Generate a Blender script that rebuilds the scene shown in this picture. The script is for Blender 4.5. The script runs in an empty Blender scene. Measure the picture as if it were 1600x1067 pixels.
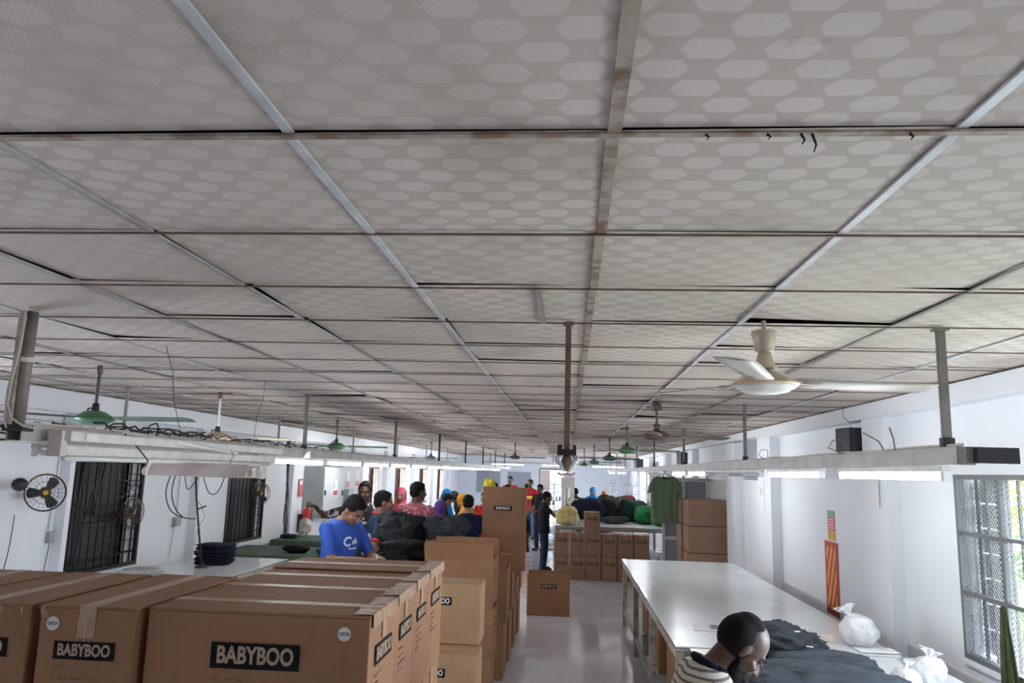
import bpy, math, random
from math import sin, cos, pi, radians
from mathutils import Vector, Matrix, noise
random.seed(7)
SC = bpy.context.scene
COL = SC.collection

# ------------------------------------------------------------------ camera
cd = bpy.data.cameras.new('camera'); camo = bpy.data.objects.new('camera', cd); COL.objects.link(camo)
_yaw, _pit, _rol = .0775, .167, .0274
_F = Vector((-sin(_yaw)*cos(_pit), cos(_yaw)*cos(_pit), sin(_pit)))
_R = Vector((cos(_yaw), sin(_yaw), 0)); _U = _R.cross(_F)
_R2 = cos(_rol)*_R + sin(_rol)*_U; _U2 = cos(_rol)*_U - sin(_rol)*_R
_M = Matrix((_R2, _U2, -_F)).transposed().to_4x4(); _M.translation = Vector((0, 0, 1.98))
camo.matrix_world = _M
cd.sensor_fit = 'HORIZONTAL'; cd.sensor_width = 36; cd.lens = 1200/1600*36
cd.clip_start = .05; cd.clip_end = 300
SC.camera = camo

# ------------------------------------------------------------------ world and exposure
W = bpy.data.worlds.new('sky'); SC.world = W; W.use_nodes = True
_bg = W.node_tree.nodes['Background']; _bg.inputs[0].default_value = (.80, .88, 1, 1); _bg.inputs[1].default_value = 9.0
SC.view_settings.view_transform = 'Standard'; SC.view_settings.look = 'None'
SC.view_settings.gamma = 1; SC.view_settings.exposure = 1.36; SC.view_settings.use_curve_mapping = False
TUBE_EMIT = 22.0
SC.cycles.diffuse_bounces = 8; SC.cycles.max_bounces = 14

# ------------------------------------------------------------------ helpers
class MB:
    def __init__(s): s.v = []; s.f = []; s.m = []
    def add(s, vs, fs, mi=0):
        n = len(s.v); s.v += [tuple(v) for v in vs]; s.f += [tuple(i+n for i in f) for f in fs]; s.m += [mi]*len(fs); return s
    def box(s, x0, x1, y0, y1, z0, z1, mi=0, M=None):
        vs = [Vector((x, y, z)) for z in (z0, z1) for y in (y0, y1) for x in (x0, x1)]
        if M: vs = [M @ v for v in vs]
        return s.add(vs, [(0,2,3,1),(4,5,7,6),(0,1,5,4),(1,3,7,5),(3,2,6,7),(2,0,4,6)], mi)
    def loft(s, rings, cap=True, mi=0):
        n = len(rings[0]); vs = [p for r in rings for p in r]; fs = []
        for k in range(len(rings)-1):
            for i in range(n):
                j = (i+1) % n; fs.append((k*n+i, k*n+j, (k+1)*n+j, (k+1)*n+i))
        if cap:
            fs.append(tuple(range(n-1, -1, -1))); fs.append(tuple((len(rings)-1)*n+i for i in range(n)))
        return s.add(vs, fs, mi)
    def tube(s, pts, r, n=8, mi=0, cap=True):
        pts = [Vector(p) for p in pts]; rs = r if isinstance(r, (list, tuple)) else [r]*len(pts)
        rings = []; side = None
        for k, p in enumerate(pts):
            d = (pts[min(k+1, len(pts)-1)] - pts[max(k-1, 0)])
            if d.length < 1e-9: d = Vector((0, 0, 1))
            d.normalize()
            if side is None:
                up = Vector((0, 0, 1)) if abs(d.z) < .9 else Vector((0, 1, 0)); side = d.cross(up).normalized()
            else:
                side = (side - d*side.dot(d)).normalized()
            o = d.cross(side)
            rings.append([p + (side*cos(2*pi*i/n) + o*sin(2*pi*i/n))*rs[k] for i in range(n)])
        return s.loft(rings, cap, mi)
    def ell(s, c, r, M=None, nu=14, nv=10, mi=0, fn=None):
        c = Vector(c); vs = []; fs = []
        for j in range(1, nv):
            for i in range(nu):
                t = pi*j/nv; a = 2*pi*i/nu
                v = Vector((sin(t)*cos(a), sin(t)*sin(a), cos(t)))
                if fn: v = fn(v)
                vs.append(Vector((v.x*r[0], v.y*r[1], v.z*r[2])))
        for sgn in (1, -1):
            v = Vector((0, 0, sgn))
            if fn: v = fn(v)
            vs.append(Vector((v.x*r[0], v.y*r[1], v.z*r[2])))
        if M: vs = [M @ v for v in vs]
        vs = [v + c for v in vs]
        for j in range(nv-2):
            for i in range(nu):
                k = (i+1) % nu; fs.append((j*nu+i, (j+1)*nu+i, (j+1)*nu+k, j*nu+k))
        T = (nv-1)*nu
        for i in range(nu):
            k = (i+1) % nu; fs.append((T, i, k)); fs.append((T+1, (nv-2)*nu+k, (nv-2)*nu+i))
        return s.add(vs, fs, mi)
    def lathe(s, prof, c=(0, 0, 0), n=28, mi=0, M=None):
        c = Vector(c); rings = []
        for r, z in prof:
            ring = [Vector((r*cos(2*pi*i/n), r*sin(2*pi*i/n), z)) for i in range(n)]
            if M: ring = [M @ v for v in ring]
            rings.append([v + c for v in ring])
        return s.loft(rings, True, mi)
    def cap(s, a, b, ra, rb, n=12, mi=0):
        a = Vector(a); b = Vector(b); d = (b-a); L = max(d.length, 1e-6); d = d/L
        pts = []; rs = []
        for t in (85, 55, 25): pts.append(a - d*ra*sin(radians(t))); rs.append(ra*cos(radians(t)))
        for k in range(5): t = k/4; pts.append(a + d*L*t); rs.append(ra+(rb-ra)*t)
        for t in (25, 55, 85): pts.append(b + d*rb*sin(radians(t))); rs.append(rb*cos(radians(t)))
        return s.tube(pts, rs, n, mi)
    def build(s, name, mats, parent=None, smooth=False, loc=None, bevel=0, rotz=0):
        me = bpy.data.meshes.new(name); me.from_pydata(s.v, [], s.f)
        for m in (mats if isinstance(mats, (list, tuple)) else [mats]): me.materials.append(m)
        me.polygons.foreach_set('material_index', s.m)
        if smooth: me.polygons.foreach_set('use_smooth', [True]*len(me.polygons))
        me.update()
        o = bpy.data.objects.new(name, me); COL.objects.link(o)
        if parent: o.parent = parent
        if loc is not None: o.location = loc
        if rotz: o.rotation_euler.z = rotz
        if bevel:
            b = o.modifiers.new('bevel', 'BEVEL'); b.width = bevel; b.segments = 2; b.limit_method = 'ANGLE'
        return o

def tag(o, label, cat, group=None, kind=None):
    o['label'] = label; o['category'] = cat
    if group: o['group'] = group
    if kind: o['kind'] = kind
    return o
def thing(name, label, cat, loc=(0, 0, 0), rz=0, group=None):
    o = bpy.data.objects.new(name, None); COL.objects.link(o); o.empty_display_size = .1
    o.location = loc; o.rotation_euler.z = rz
    return tag(o, label, cat, group)
def struct(o): o['kind'] = 'structure'; return o
def copy_tree(o, parent=None):
    c = o.copy(); COL.objects.link(c)
    if parent: c.parent = parent
    for ch in list(o.children): copy_tree(ch, c)
    return c

# ------------------------------------------------------------------ materials
def mat(name, c, rough=.6, metal=0, c2=None, nscale=6, bump=0, bscale=40, spec=.5, alpha=1, trans=0, stretch=None, thr=(.4, .65), coat=0):
    m = bpy.data.materials.new(name); m.use_nodes = True; nt = m.node_tree; b = nt.nodes['Principled BSDF']
    b.inputs['Base Color'].default_value = (*c, 1); b.inputs['Roughness'].default_value = rough; b.inputs['Metallic'].default_value = metal
    b.inputs['Specular IOR Level'].default_value = spec; b.inputs['Alpha'].default_value = alpha
    b.inputs['Transmission Weight'].default_value = trans; b.inputs['Coat Weight'].default_value = coat
    if c2 or bump:
        tc = nt.nodes.new('ShaderNodeTexCoord'); mp = nt.nodes.new('ShaderNodeMapping'); nt.links.new(tc.outputs['Object'], mp.inputs[0])
        if stretch: mp.inputs['Scale'].default_value = stretch
    if c2:
        n = nt.nodes.new('ShaderNodeTexNoise'); n.inputs['Scale'].default_value = nscale; n.inputs['Detail'].default_value = 5
        nt.links.new(mp.outputs[0], n.inputs['Vector'])
        r = nt.nodes.new('ShaderNodeValToRGB'); r.color_ramp.elements[0].position = thr[0]; r.color_ramp.elements[1].position = thr[1]
        r.color_ramp.elements[0].color = (*c, 1); r.color_ramp.elements[1].color = (*c2, 1)
        nt.links.new(n.outputs[0], r.inputs[0]); nt.links.new(r.outputs[0], b.inputs['Base Color'])
    if bump:
        n = nt.nodes.new('ShaderNodeTexNoise'); n.inputs['Scale'].default_value = bscale; n.inputs['Detail'].default_value = 4
        nt.links.new(mp.outputs[0], n.inputs['Vector'])
        bp = nt.nodes.new('ShaderNodeBump'); bp.inputs['Strength'].default_value = bump; bp.inputs['Distance'].default_value = .02
        nt.links.new(n.outputs[0], bp.inputs['Height']); nt.links.new(bp.outputs[0], b.inputs['Normal'])
    return m
def emis(name, c, s):
    m = bpy.data.materials.new(name); m.use_nodes = True; b = m.node_tree.nodes['Principled BSDF']
    b.inputs['Base Color'].default_value = (*c, 1); b.inputs['Emission Color'].default_value = (*c, 1); b.inputs['Emission Strength'].default_value = s
    return m
def node_mat(name, rough=.6):
    m = bpy.data.materials.new(name); m.use_nodes = True; nt = m.node_tree; b = nt.nodes['Principled BSDF']; b.inputs['Roughness'].default_value = rough
    return m, nt, b
def mth(nt, op, a, b=None, clamp=False):
    n = nt.nodes.new('ShaderNodeMath'); n.operation = op; n.use_clamp = clamp
    for i, x in enumerate((a, b)):
        if x is None: continue
        if isinstance(x, (int, float)): n.inputs[i].default_value = x
        else: nt.links.new(x, n.inputs[i])
    return n.outputs[0]
def mixc(nt, fac, a, b):
    n = nt.nodes.new('ShaderNodeMix'); n.data_type = 'RGBA'
    for idx, x in ((0, fac), (6, a), (7, b)):
        if isinstance(x, tuple): n.inputs[idx].default_value = (*x, 1)
        elif isinstance(x, (int, float)): n.inputs[idx].default_value = x
        else: nt.links.new(x, n.inputs[idx])
    return n.outputs[2]
def noi(nt, vec, scale, detail=4, lo=.4, hi=.6):
    n = nt.nodes.new('ShaderNodeTexNoise'); n.inputs['Scale'].default_value = scale; n.inputs['Detail'].default_value = detail
    nt.links.new(vec, n.inputs['Vector'])
    r = nt.nodes.new('ShaderNodeMapRange'); r.inputs[1].default_value = lo; r.inputs[2].default_value = hi
    nt.links.new(n.outputs[0], r.inputs[0]); return r.outputs[0]

PITX, PITY, GX, GY = .6172, .6117, .0751, .7361      # ceiling grid
def ceiling_mat():
    m, nt, b = node_mat('embossed ceiling board', .75)
    tc = nt.nodes.new('ShaderNodeTexCoord'); sp = nt.nodes.new('ShaderNodeSeparateXYZ'); nt.links.new(tc.outputs['Object'], sp.inputs[0])
    u = mth(nt, 'DIVIDE', mth(nt, 'SUBTRACT', sp.outputs[0], GX), PITX/10)
    v = mth(nt, 'DIVIDE', mth(nt, 'SUBTRACT', sp.outputs[1], GY), PITY/10)
    row = mth(nt, 'FLOOR', v); fv = mth(nt, 'ABSOLUTE', mth(nt, 'SUBTRACT', mth(nt, 'SUBTRACT', v, row), .5))
    par = mth(nt, 'FLOORED_MODULO', row, 2.0)
    p = mth(nt, 'ABSOLUTE', mth(nt, 'SUBTRACT', mth(nt, 'FLOORED_MODULO', mth(nt, 'ADD', u, par), 2.0), 1.0))
    h1 = mth(nt, 'MULTIPLY', mth(nt, 'SUBTRACT', .5, fv), 12.0, True)
    h2 = mth(nt, 'MULTIPLY', mth(nt, 'SUBTRACT', .74, mth(nt, 'ADD', p, mth(nt, 'MULTIPLY', fv, .55))), 9.0, True)
    hexm = mth(nt, 'MULTIPLY', h1, h2)
    fade = noi(nt, tc.outputs['Object'], .9, 2, .62, .42)
    hexm = mth(nt, 'MULTIPLY', hexm, mth(nt, 'ADD', mth(nt, 'MULTIPLY', fade, .75), .25))
    col = mixc(nt, hexm, (.555, .478, .42), (.69, .61, .55))
    dg = mth(nt, 'ADD', mth(nt, 'MULTIPLY', sp.outputs[0], 620.0), mth(nt, 'MULTIPLY', sp.outputs[1], 620.0))
    ln = mth(nt, 'MULTIPLY', mth(nt, 'ADD', mth(nt, 'SINE', dg), 1.0), .055)
    col = mixc(nt, ln, col, (.16, .15, .14))
    st = noi(nt, tc.outputs['Object'], 2.3, 6, .52, .78)
    col = mixc(nt, mth(nt, 'MULTIPLY', st, .6), col, (.27, .215, .165))
    st2 = noi(nt, tc.outputs['Object'], 14, 6, .66, .8)
    col = mixc(nt, mth(nt, 'MULTIPLY', st2, .35), col, (.2, .165, .13))
    nt.links.new(col, b.inputs['Base Color'])
    return m
M_CEIL = ceiling_mat()
def wall_mat(name, c, dirt):
    m, nt, b = node_mat(name, .55)
    tc = nt.nodes.new('ShaderNodeTexCoord')
    col = mixc(nt, mth(nt, 'MULTIPLY', noi(nt, tc.outputs['Object'], 1.3, 5, .45, .8), .35), c, dirt)
    col = mixc(nt, mth(nt, 'MULTIPLY', noi(nt, tc.outputs['Object'], 9, 6, .68, .82), .3), col, (.45, .42, .38))
    nt.links.new(col, b.inputs['Base Color']); return m
M_WALL = wall_mat('white painted plaster', (.78, .80, .84), (.66, .68, .72))
M_WALLF = wall_mat('pale blue painted plaster', (.70, .76, .82), (.60, .66, .72))
M_LOWBAND = mat('grey lower wall band', (.60, .62, .65), .5, c2=(.52, .54, .57), nscale=2)
def floor_mat():
    m, nt, b = node_mat('glossy grey floor paint', .16)
    tc = nt.nodes.new('ShaderNodeTexCoord'); o = tc.outputs['Object']
    col = mixc(nt, noi(nt, o, .8, 5, .4, .65), (.66, .66, .71), (.58, .585, .63))
    col = mixc(nt, mth(nt, 'MULTIPLY', noi(nt, o, 18, 6, .66, .8), .5), col, (.2, .2, .2))
    nt.links.new(col, b.inputs['Base Color'])
    r = nt.nodes.new('ShaderNodeMapRange'); r.inputs[3].default_value = .09; r.inputs[4].default_value = .26
    nt.links.new(noi(nt, o, 3, 5, .4, .65), r.inputs[0]); nt.links.new(r.outputs[0], b.inputs['Roughness'])
    b.inputs['Coat Weight'].default_value = .4; b.inputs['Coat Roughness'].default_value = .08
    return m
M_FLOOR = floor_mat()
def card_mat(name, c, c2):
    m, nt, b = node_mat(name, .62)
    tc = nt.nodes.new('ShaderNodeTexCoord'); o = tc.outputs['Object']
    col = mixc(nt, noi(nt, o, 3.5, 4, .35, .7), c, c2)
    mp = nt.nodes.new('ShaderNodeMapping'); mp.inputs['Scale'].default_value = (60, 60, 1.2); nt.links.new(o, mp.inputs[0])
    col = mixc(nt, mth(nt, 'MULTIPLY', noi(nt, mp.outputs[0], 1, 3, .4, .65), .13), col, (.2, .12, .07))
    nt.links.new(col, b.inputs['Base Color']); return m
M_CARD = card_mat('brown corrugated cardboard', (.315, .155, .072), (.26, .125, .058))
M_CARD2 = card_mat('pale brown corrugated cardboard', (.46, .29, .155), (.40, .24, .125))
M_CARDR = card_mat('reddish brown corrugated cardboard', (.33, .19, .125), (.27, .155, .10))
M_FLUTE = mat('raw cardboard edge', (.58, .42, .27), .8, c2=(.42, .28, .16), nscale=60)
M_TAPE = mat('clear packing tape', (.38, .235, .14), .34, c2=(.45, .30, .19), nscale=20, bump=.2, bscale=30, spec=.45)
M_BLACKINK = mat('black print', (.013, .012, .012), .85, spec=.15)
M_TANINK = mat('tan lettering', (.42, .30, .21), .6)
M_STICK = mat('white paper sticker', (.70, .66, .62), .5)
M_METAL = mat('galvanised steel', (.42, .42, .41), .42, .6, c2=(.32, .31, .29), nscale=14)
M_BAT = mat('white aluminium batten', (.62, .64, .66), .4, .2, c2=(.5, .5, .5), nscale=8)
M_BATG = mat('grey aluminium batten', (.40, .38, .36), .5, .2, c2=(.30, .27, .24), nscale=9)
M_BATR = mat('rust stained batten', (.42, .35, .28), .6, c2=(.20, .12, .075), nscale=14, thr=(.44, .64))
M_DARK = mat('dark void', (.02, .018, .016), .9)
M_BLACK = mat('black plastic', (.02, .02, .022), .45)
M_CABLE = mat('black cable rubber', (.014, .014, .016), .5)
M_CABLEW = mat('cream cable', (.62, .55, .48), .5)
M_RUST = mat('rusty brown painted steel', (.20, .125, .085), .6, c2=(.13, .075, .05), nscale=14)
M_POLE = mat('grey brown painted steel', (.26, .24, .22), .5, c2=(.19, .17, .15), nscale=10, metal=.2)
M_RAIL = mat('grey steel channel', (.50, .50, .49), .45, .25, c2=(.40, .39, .37), nscale=5)
M_WHITE = mat('white enamel', (.74, .73, .70), .35, c2=(.62, .58, .53), nscale=9)
M_PINKW = mat('aged pinkish white enamel', (.70, .64, .63), .4, c2=(.58, .47, .44), nscale=5)
M_TUBE = emis('lit fluorescent tube', (.93, .97, 1.0), TUBE_EMIT)
M_TUBEOFF = mat('unlit fluorescent tube', (.80, .82, .80), .2)
M_CREAM = mat('cream enamel', (.60, .51, .40), .3, c2=(.52, .42, .31), nscale=5, coat=.4)
M_PEACH = mat('peach enamel band', (.62, .40, .25), .3)
M_GREENF = mat('green enamel', (.06, .21, .10), .35, c2=(.04, .15, .07), nscale=6, coat=.3)
M_BLADEG = mat('grey green blade', (.12, .17, .13), .45)
M_BROWNF = mat('brown enamel', (.13, .075, .06), .35, coat=.3)
M_BROWNB = mat('brown blade', (.22, .16, .13), .5)
M_TABLE = mat('white laminate', (.72, .76, .77), .22, c2=(.66, .69, .71), nscale=2.5, coat=.2)
M_WOODP = mat('worn painted timber', (.50, .46, .40), .7, c2=(.22, .17, .13), nscale=22, thr=(.45, .7))
M_GREENT = mat('dark green table cover', (.075, .125, .075), .7, c2=(.055, .10, .06), nscale=4, bump=.2, bscale=12)
def fabric(name, c, rough=.9, bump=.45, k=.65, bscale=14):
    return mat(name, c, rough, c2=tuple(x*k for x in c), nscale=9, bump=bump, bscale=bscale, spec=.25)
M_CHAR = fabric('charcoal cloth', (.042, .050, .062), bump=.6)
M_BLKC = fabric('black cloth', (.018, .019, .022), .7, .6)
M_NAVYC = fabric('navy cloth', (.014, .018, .04))
M_SLATE = fabric('slate grey cloth', (.062, .078, .10), bump=.4)
M_YELC = fabric('pale yellow cloth', (.72, .60, .28))
M_GRNC = fabric('bright green cloth', (.015, .16, .05))
M_DGRN = fabric('dark green cloth', (.012, .04, .03))
M_WHTC = fabric('off white cloth', (.66, .66, .64))
M_TEALC = fabric('teal cloth', (.03, .13, .17))
M_TEE = fabric('sage green jersey', (.17, .245, .16), bump=.15, k=.85)
M_OLIVE = fabric('olive green cloth', (.07, .08, .035))
M_PLAST = mat('thin clear plastic bag', (.80, .82, .84), .12, alpha=.45, bump=.8, bscale=18, spec=.8)
M_PLAST2 = mat('milky plastic', (.78, .79, .80), .25, c2=(.60, .61, .63), nscale=14, bump=.9, bscale=20, spec=.7)
M_GLASS = mat('dark window glass', (.04, .04, .045), .12, spec=.6)
M_IRON = mat('black iron bar', (.012, .012, .013), .5)
M_GRILL = mat('grey window frame', (.15, .16, .165), .45, .3)
M_SLAT = mat('grey louvre panel', (.20, .20, .22), .6, c2=(.15, .14, .15), nscale=5)
M_DSLAT = mat('dark brown louvre panel', (.045, .037, .034), .6)
M_BRICK = mat('brown shutter', (.26, .13, .09), .7, c2=(.16, .09, .06), nscale=12)
M_RED = mat('red enamel', (.52, .02, .02), .3, coat=.4)
M_YEL = mat('yellow plastic', (.70, .42, .03), .4)
M_CABG = mat('grey green cabinet paint', (.36, .39, .37), .45, c2=(.31, .34, .32), nscale=3)
M_LGREY = mat('light grey plastic', (.50, .54, .55), .5)
M_PAPER = mat('white paper', (.80, .80, .82), .7)
M_GREYBLUE = mat('grey blue panel', (.30, .33, .38), .45)
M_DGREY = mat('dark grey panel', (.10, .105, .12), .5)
M_PINKD = mat('pinkish door leaf', (.62, .50, .47), .5)

# ------------------------------------------------------------------ structure
WL, WR, YF, YB, HC = -4.68, 2.52, 33.0, -1.6, 2.6
struct(MB().box(WL-.5, WR+.5, YB, YF+.2, -.1, 0).build('floor', M_FLOOR))
def ceiling():
    m = MB(); ix0 = math.floor((WL-GX)/PITX); ix1 = math.ceil((WR-GX)/PITX)
    j0 = math.floor((YB-GY)/PITY); j1 = math.ceil((YF-GY)/PITY)
    for i in range(ix0, ix1):
        for j in range(j0, j1):
            x0 = max(GX+i*PITX, WL-.02)+.004; x1 = min(GX+(i+1)*PITX, WR+.02)-.004
            y0 = GY+j*PITY+.004; y1 = min(GY+(j+1)*PITY, YF)-.004
            if x1-x0 < .03 or y1-y0 < .03: continue
            k = .0025 if j < 2 else .0065
            dz = [abs(random.gauss(0, k)) for _ in range(4)]
            if j >= 3 and random.random() < .3: dz[random.randrange(4)] += random.uniform(.008, .02)*(1 if j > 4 else .6)
            z = HC+.002
            n = 4; vs = []; fs = []
            for b_ in range(n+1):
                for a_ in range(n+1):
                    u, v = a_/n, b_/n
                    sag = -.006*math.sin(pi*u)*math.sin(pi*v)
                    h = dz[0]*(1-u)*(1-v)+dz[1]*u*(1-v)+dz[2]*(1-u)*v+dz[3]*u*v
                    vs.append((x0+(x1-x0)*u, y0+(y1-y0)*v, z+h+sag+.006))
            for b_ in range(n):
                for a_ in range(n):
                    q = b_*(n+1)+a_; fs.append((q, q+n+1, q+n+2, q+1))
            m.add(vs, fs)
    c = struct(m.build('ceiling', M_CEIL, smooth=False))
    MB().box(WL-.2, WR+.2, YB, YF+.2, HC+.09, HC+.15).build('void_shade_slab', M_DARK, c)  # dark slab added above the tiles: blocks sky light, darkens the gaps
    for i in range(ix0, ix1+1):
        x = GX+i*PITX
        if x < WL or x > WR: continue
        mm = M_BATR if i == 0 else (M_BATG if i in (-2, -3, 2, -5) else M_BAT)
        w = .013 if i == 0 else .010
        t = MB()
        for j in range(j0, j1):
            y0 = GY+j*PITY+.002; y1 = min(GY+(j+1)*PITY-.002, YF)
            o = random.uniform(-.003, .003); o2 = random.uniform(-.003, .003)
            zz = HC+random.uniform(-.001, .003)
            vs = [(x-w+o, y0, zz), (x+w+o, y0, zz), (x+w+o2, y1, zz), (x-w+o2, y1, zz), (x-w+o, y0, zz+.006), (x+w+o, y0, zz+.006), (x+w+o2, y1, zz+.006), (x-w+o2, y1, zz+.006)]
            t.add(vs, [(0,3,2,1),(4,5,6,7),(0,1,5,4),(1,2,6,5),(2,3,7,6),(3,0,4,7)])
        t.build('batten', mm, c)
    for j in range(j0, j1+1):
        y = GY+j*PITY
        if y < YB or y > YF: continue
        w = .009 if j == 1 else .0045; t = MB(); t.box(WL, WR, y-w, y+w, HC-.003, HC+.002)
        t.build('cross_batten', M_BATR if j in (1, ) else M_RUST, c)
    MB().box(-.13, -.105, GY+3*PITY, GY+4*PITY, HC-.003, HC+.004).build('batten', M_BATG, c)
    mm = MB()                                     # cobwebs under the first cross batten
    for x, l in ((.41, .02), (.43, .035), (.24, .01), (.6, .012), (.35, .01), (.83, .01)):
        mm.tube([(x, GY+PITY-.005, HC-.004), (x+.006, GY+PITY-.006, HC-.004-l*.6), (x+.002, GY+PITY-.004, HC-.004-l)], [.003, .002, .001], 5)
    mm.build('cobweb', M_DARK, c)
    return c
ceiling()

def wall_x(name, x, out, openings, y0, y1):
    """wall in a plane of constant x with rectangular openings (ya,yb,za,zb); out = outward sign"""
    m = MB(); ys = sorted(openings); cur = y0; a, b = (x, x+out*.2) if out > 0 else (x+out*.2, x)
    for (ya, yb, za, zb) in ys:
        m.box(a, b, cur, ya, 0, 2.75); m.box(a, b, ya, yb, 0, za); m.box(a, b, ya, yb, zb, 2.75); cur = yb
    m.box(a, b, cur, y1, 0, 2.75)
    return struct(m.build(name, M_WALL))
LWIN = [(7.06, 8.30, .88, 1.99), (10.45, 11.75, .87, 1.885)]
LFAR = [(18.0, 18.9, .9, 2.0), (20.8, 22.05, .9, 2.0), (24.2, 25.5, .9, 2.0), (27.6, 28.8, .9, 2.0)]
RWIN = (4.0, 5.29, .905, 2.035)
LFILL = [(3.66, 4.9, .88, 2.0), (.1, .5, .88, 2.0)]; RFILL = [(2.35, 3.6, .905, 2.035), (.6, 1.1, .905, 2.035)]  # unseen side windows near the camera, added for fill light
wall_x('wall_left', WL, -1, LWIN+LFAR+LFILL, YB, YF)
RDOOR = (10.16, 11.52, 0, 2.5)
RFAR = [(21.0, 21.9, .9, 2.0), (25.5, 27.5, .9, 2.0)]
wall_x('wall_right', WR, 1, [RWIN, RDOOR]+RFILL+RFAR, YB, YF)
m = MB(); m.box(WL-.2, -1.25, YF, YF+.2, 0, 2.75); m.box(-.05, WR+.2, YF, YF+.2, 0, 2.75); m.box(-1.25, -.05, YF, YF+.2, 2.12, 2.75)
struct(m.build('wall_back', M_WALLF))
m = MB(); m.box(WL-.2, -3.9, YB-.2, YB, 0, 2.75); m.box(-1.9, .2, YB-.2, YB, 0, 2.75); m.box(1.9, WR+.2, YB-.2, YB, 0, 2.75)
for a, b in ((-3.9, -1.9), (.2, 1.9)): m.box(a, b, YB-.2, YB, 0, 2.75)
struct(m.build('wall_front', M_WALL))
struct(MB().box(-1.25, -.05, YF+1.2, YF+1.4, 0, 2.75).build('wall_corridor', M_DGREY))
# pilasters, beam, grey lower band on the right wall
k = 0
def trim(m, mt):
    global k; k += 1
    return struct(m.build('trim_%d' % k, mt, bevel=.004))
for (ya, yb, d) in ((6.17, 6.62, .10), (9.52, 10.14, .12), (11.55, 12.15, .12), (15.4, 16.0, .12), (19.5, 20.1, .12), (23.6, 24.2, .12), (28, 28.6, .12)):
    trim(MB().box(WR-d, WR, ya, yb, 0, HC-.12), M_WALL)
trim(MB().box(WR-.13, WR, YB, 10.14, HC-.125, HC-.002), M_WALL)
trim(MB().box(WR-.13, WR, 10.14, YF, HC-.10, HC-.002), M_WALL)
trim(MB().box(WR-.008, WR, YB, 10.1, 0, .80), M_LOWBAND)  # greyer band along the lower wall
for (ya, yb) in ((6.86, 6.93), (9.4, 9.75), (12.7, 13.2), (16.4, 16.9), (19.4, 19.9), (22.9, 23.4), (26.2, 26.7), (29.6, 30.1)):
    trim(MB().box(WL, WL+.10, ya, yb, 0, HC-.2), M_WALL)
trim(MB().box(WL, WL+.10, YB, YF, HC-.20, HC-.002), M_WALL)
# far wall details
d = MB(); d.box(-1.25, -1.20, YF-.04, YF, 0, 2.12); d.box(-.10, -.05, YF-.04, YF, 0, 2.12); d.box(-1.25, -.05, YF-.04, YF, 2.07, 2.12)
dd = struct(d.build('door_1', M_RUST)); MB().box(-1.19, -.80, YF-.03, YF+.01, .02, 2.05).build('door_leaf', M_PINKD, dd)
MB().tube([(-.84, YF-.04, 1.0), (-.84, YF-.07, 1.05), (-.84, YF-.04, 1.15)], .012).build('door_handle', M_BLACK, dd)

# left windows: dark security grilles with a grey louvre leaf on the far side
def left_window(n, ya, yb, za, zb):
    f = MB(); t = .035
    f.box(WL-.06, WL+.012, ya, ya+t, za, zb); f.box(WL-.06, WL+.012, yb-t, yb, za, zb); f.box(WL-.06, WL+.012, ya+t, yb-t, zb-t, zb); f.box(WL-.06, WL+.012, ya+t, yb-t, za, za+t)
    w = struct(f.build('window_%d' % n, M_IRON))
    MB().box(WL-.16, WL-.145, ya, yb, za, zb).build('pane', M_DSLAT, w)
    s = MB(); yy = yb-.24
    nsl = 9
    for i in range(nsl):
        z0 = za+t+(zb-za-2*t)*i/nsl
        s.box(WL-.040, WL-.030, yy, yb-t, z0, z0+(zb-za-2*t)/nsl-.012)
    s.build('louvre', mat('pale grey louvre leaf', (.36, .36, .38), .6), w)
    s = MB()
    for i in range(14):
        z0 = za+t+(zb-za-2*t)*i/14
        s.box(WL-.125, WL-.11, ya+.1, yy-.01, z0, z0+(zb-za-2*t)/14-.006)
    s.build('shutter', M_DSLAT, w)
    for i in range(1, 10):
        y = ya+(yb-ya)*i/10+.02
        MB().tube([(WL-.018, y, za), (WL-.018, y, zb)], .009, 6).build('grille_bar', M_IRON, w)
    for q in (.12, .45, .8):
        z = za+(zb-za)*q; MB().box(WL-.028, WL-.022, ya, yb, z-.006, z+.006).build('grille_bar', M_IRON, w)
    g = MB(); y = ya+.06
    while y < yb-.03: g.box(WL-.075, WL-.073, y, y+.003, za, zb); y += .055
    z = za+.06
    while z < zb-.03: g.box(WL-.075, WL-.073, ya, yb, z, z+.003); z += .055
    g.build('wire_mesh', M_GRILL, w)
    MB().box(WL-.02, WL+.05, ya-.03, yb+.03, za-.03, za-.002).build('window_sill', M_WALL, w)
left_window(1, *LWIN[0]); left_window(2, *LWIN[1])
M_OUT = mat('pale outside render', (.82, .84, .86), .8)
for n, (ya, yb, za, zb) in enumerate(LFAR):
    f = MB(); t = .05
    f.box(WL-.08, WL+.015, ya, ya+t, za, zb); f.box(WL-.08, WL+.015, yb-t, yb, za, zb); f.box(WL-.08, WL+.015, ya+t, yb-t, zb-t, zb); f.box(WL-.08, WL+.015, ya+t, yb-t, za, za+t); f.box(WL-.06, WL+.0, (ya+yb)/2-.02, (ya+yb)/2+.02, za+t, zb-t)
    w = struct(f.build('window_%d' % (n+3), M_BRICK))
    MB().box(WL-.05, WL-.045, ya+t, ya+(yb-ya)*.6, za+t, zb-t).build('shutter', M_BRICK, w)
    for i in range(1, 7): MB().tube([(WL-.02, ya+(yb-ya)*i/7, za), (WL-.02, ya+(yb-ya)*i/7, zb)], .01, 6).build('grille_bar', M_IRON, w)

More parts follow.
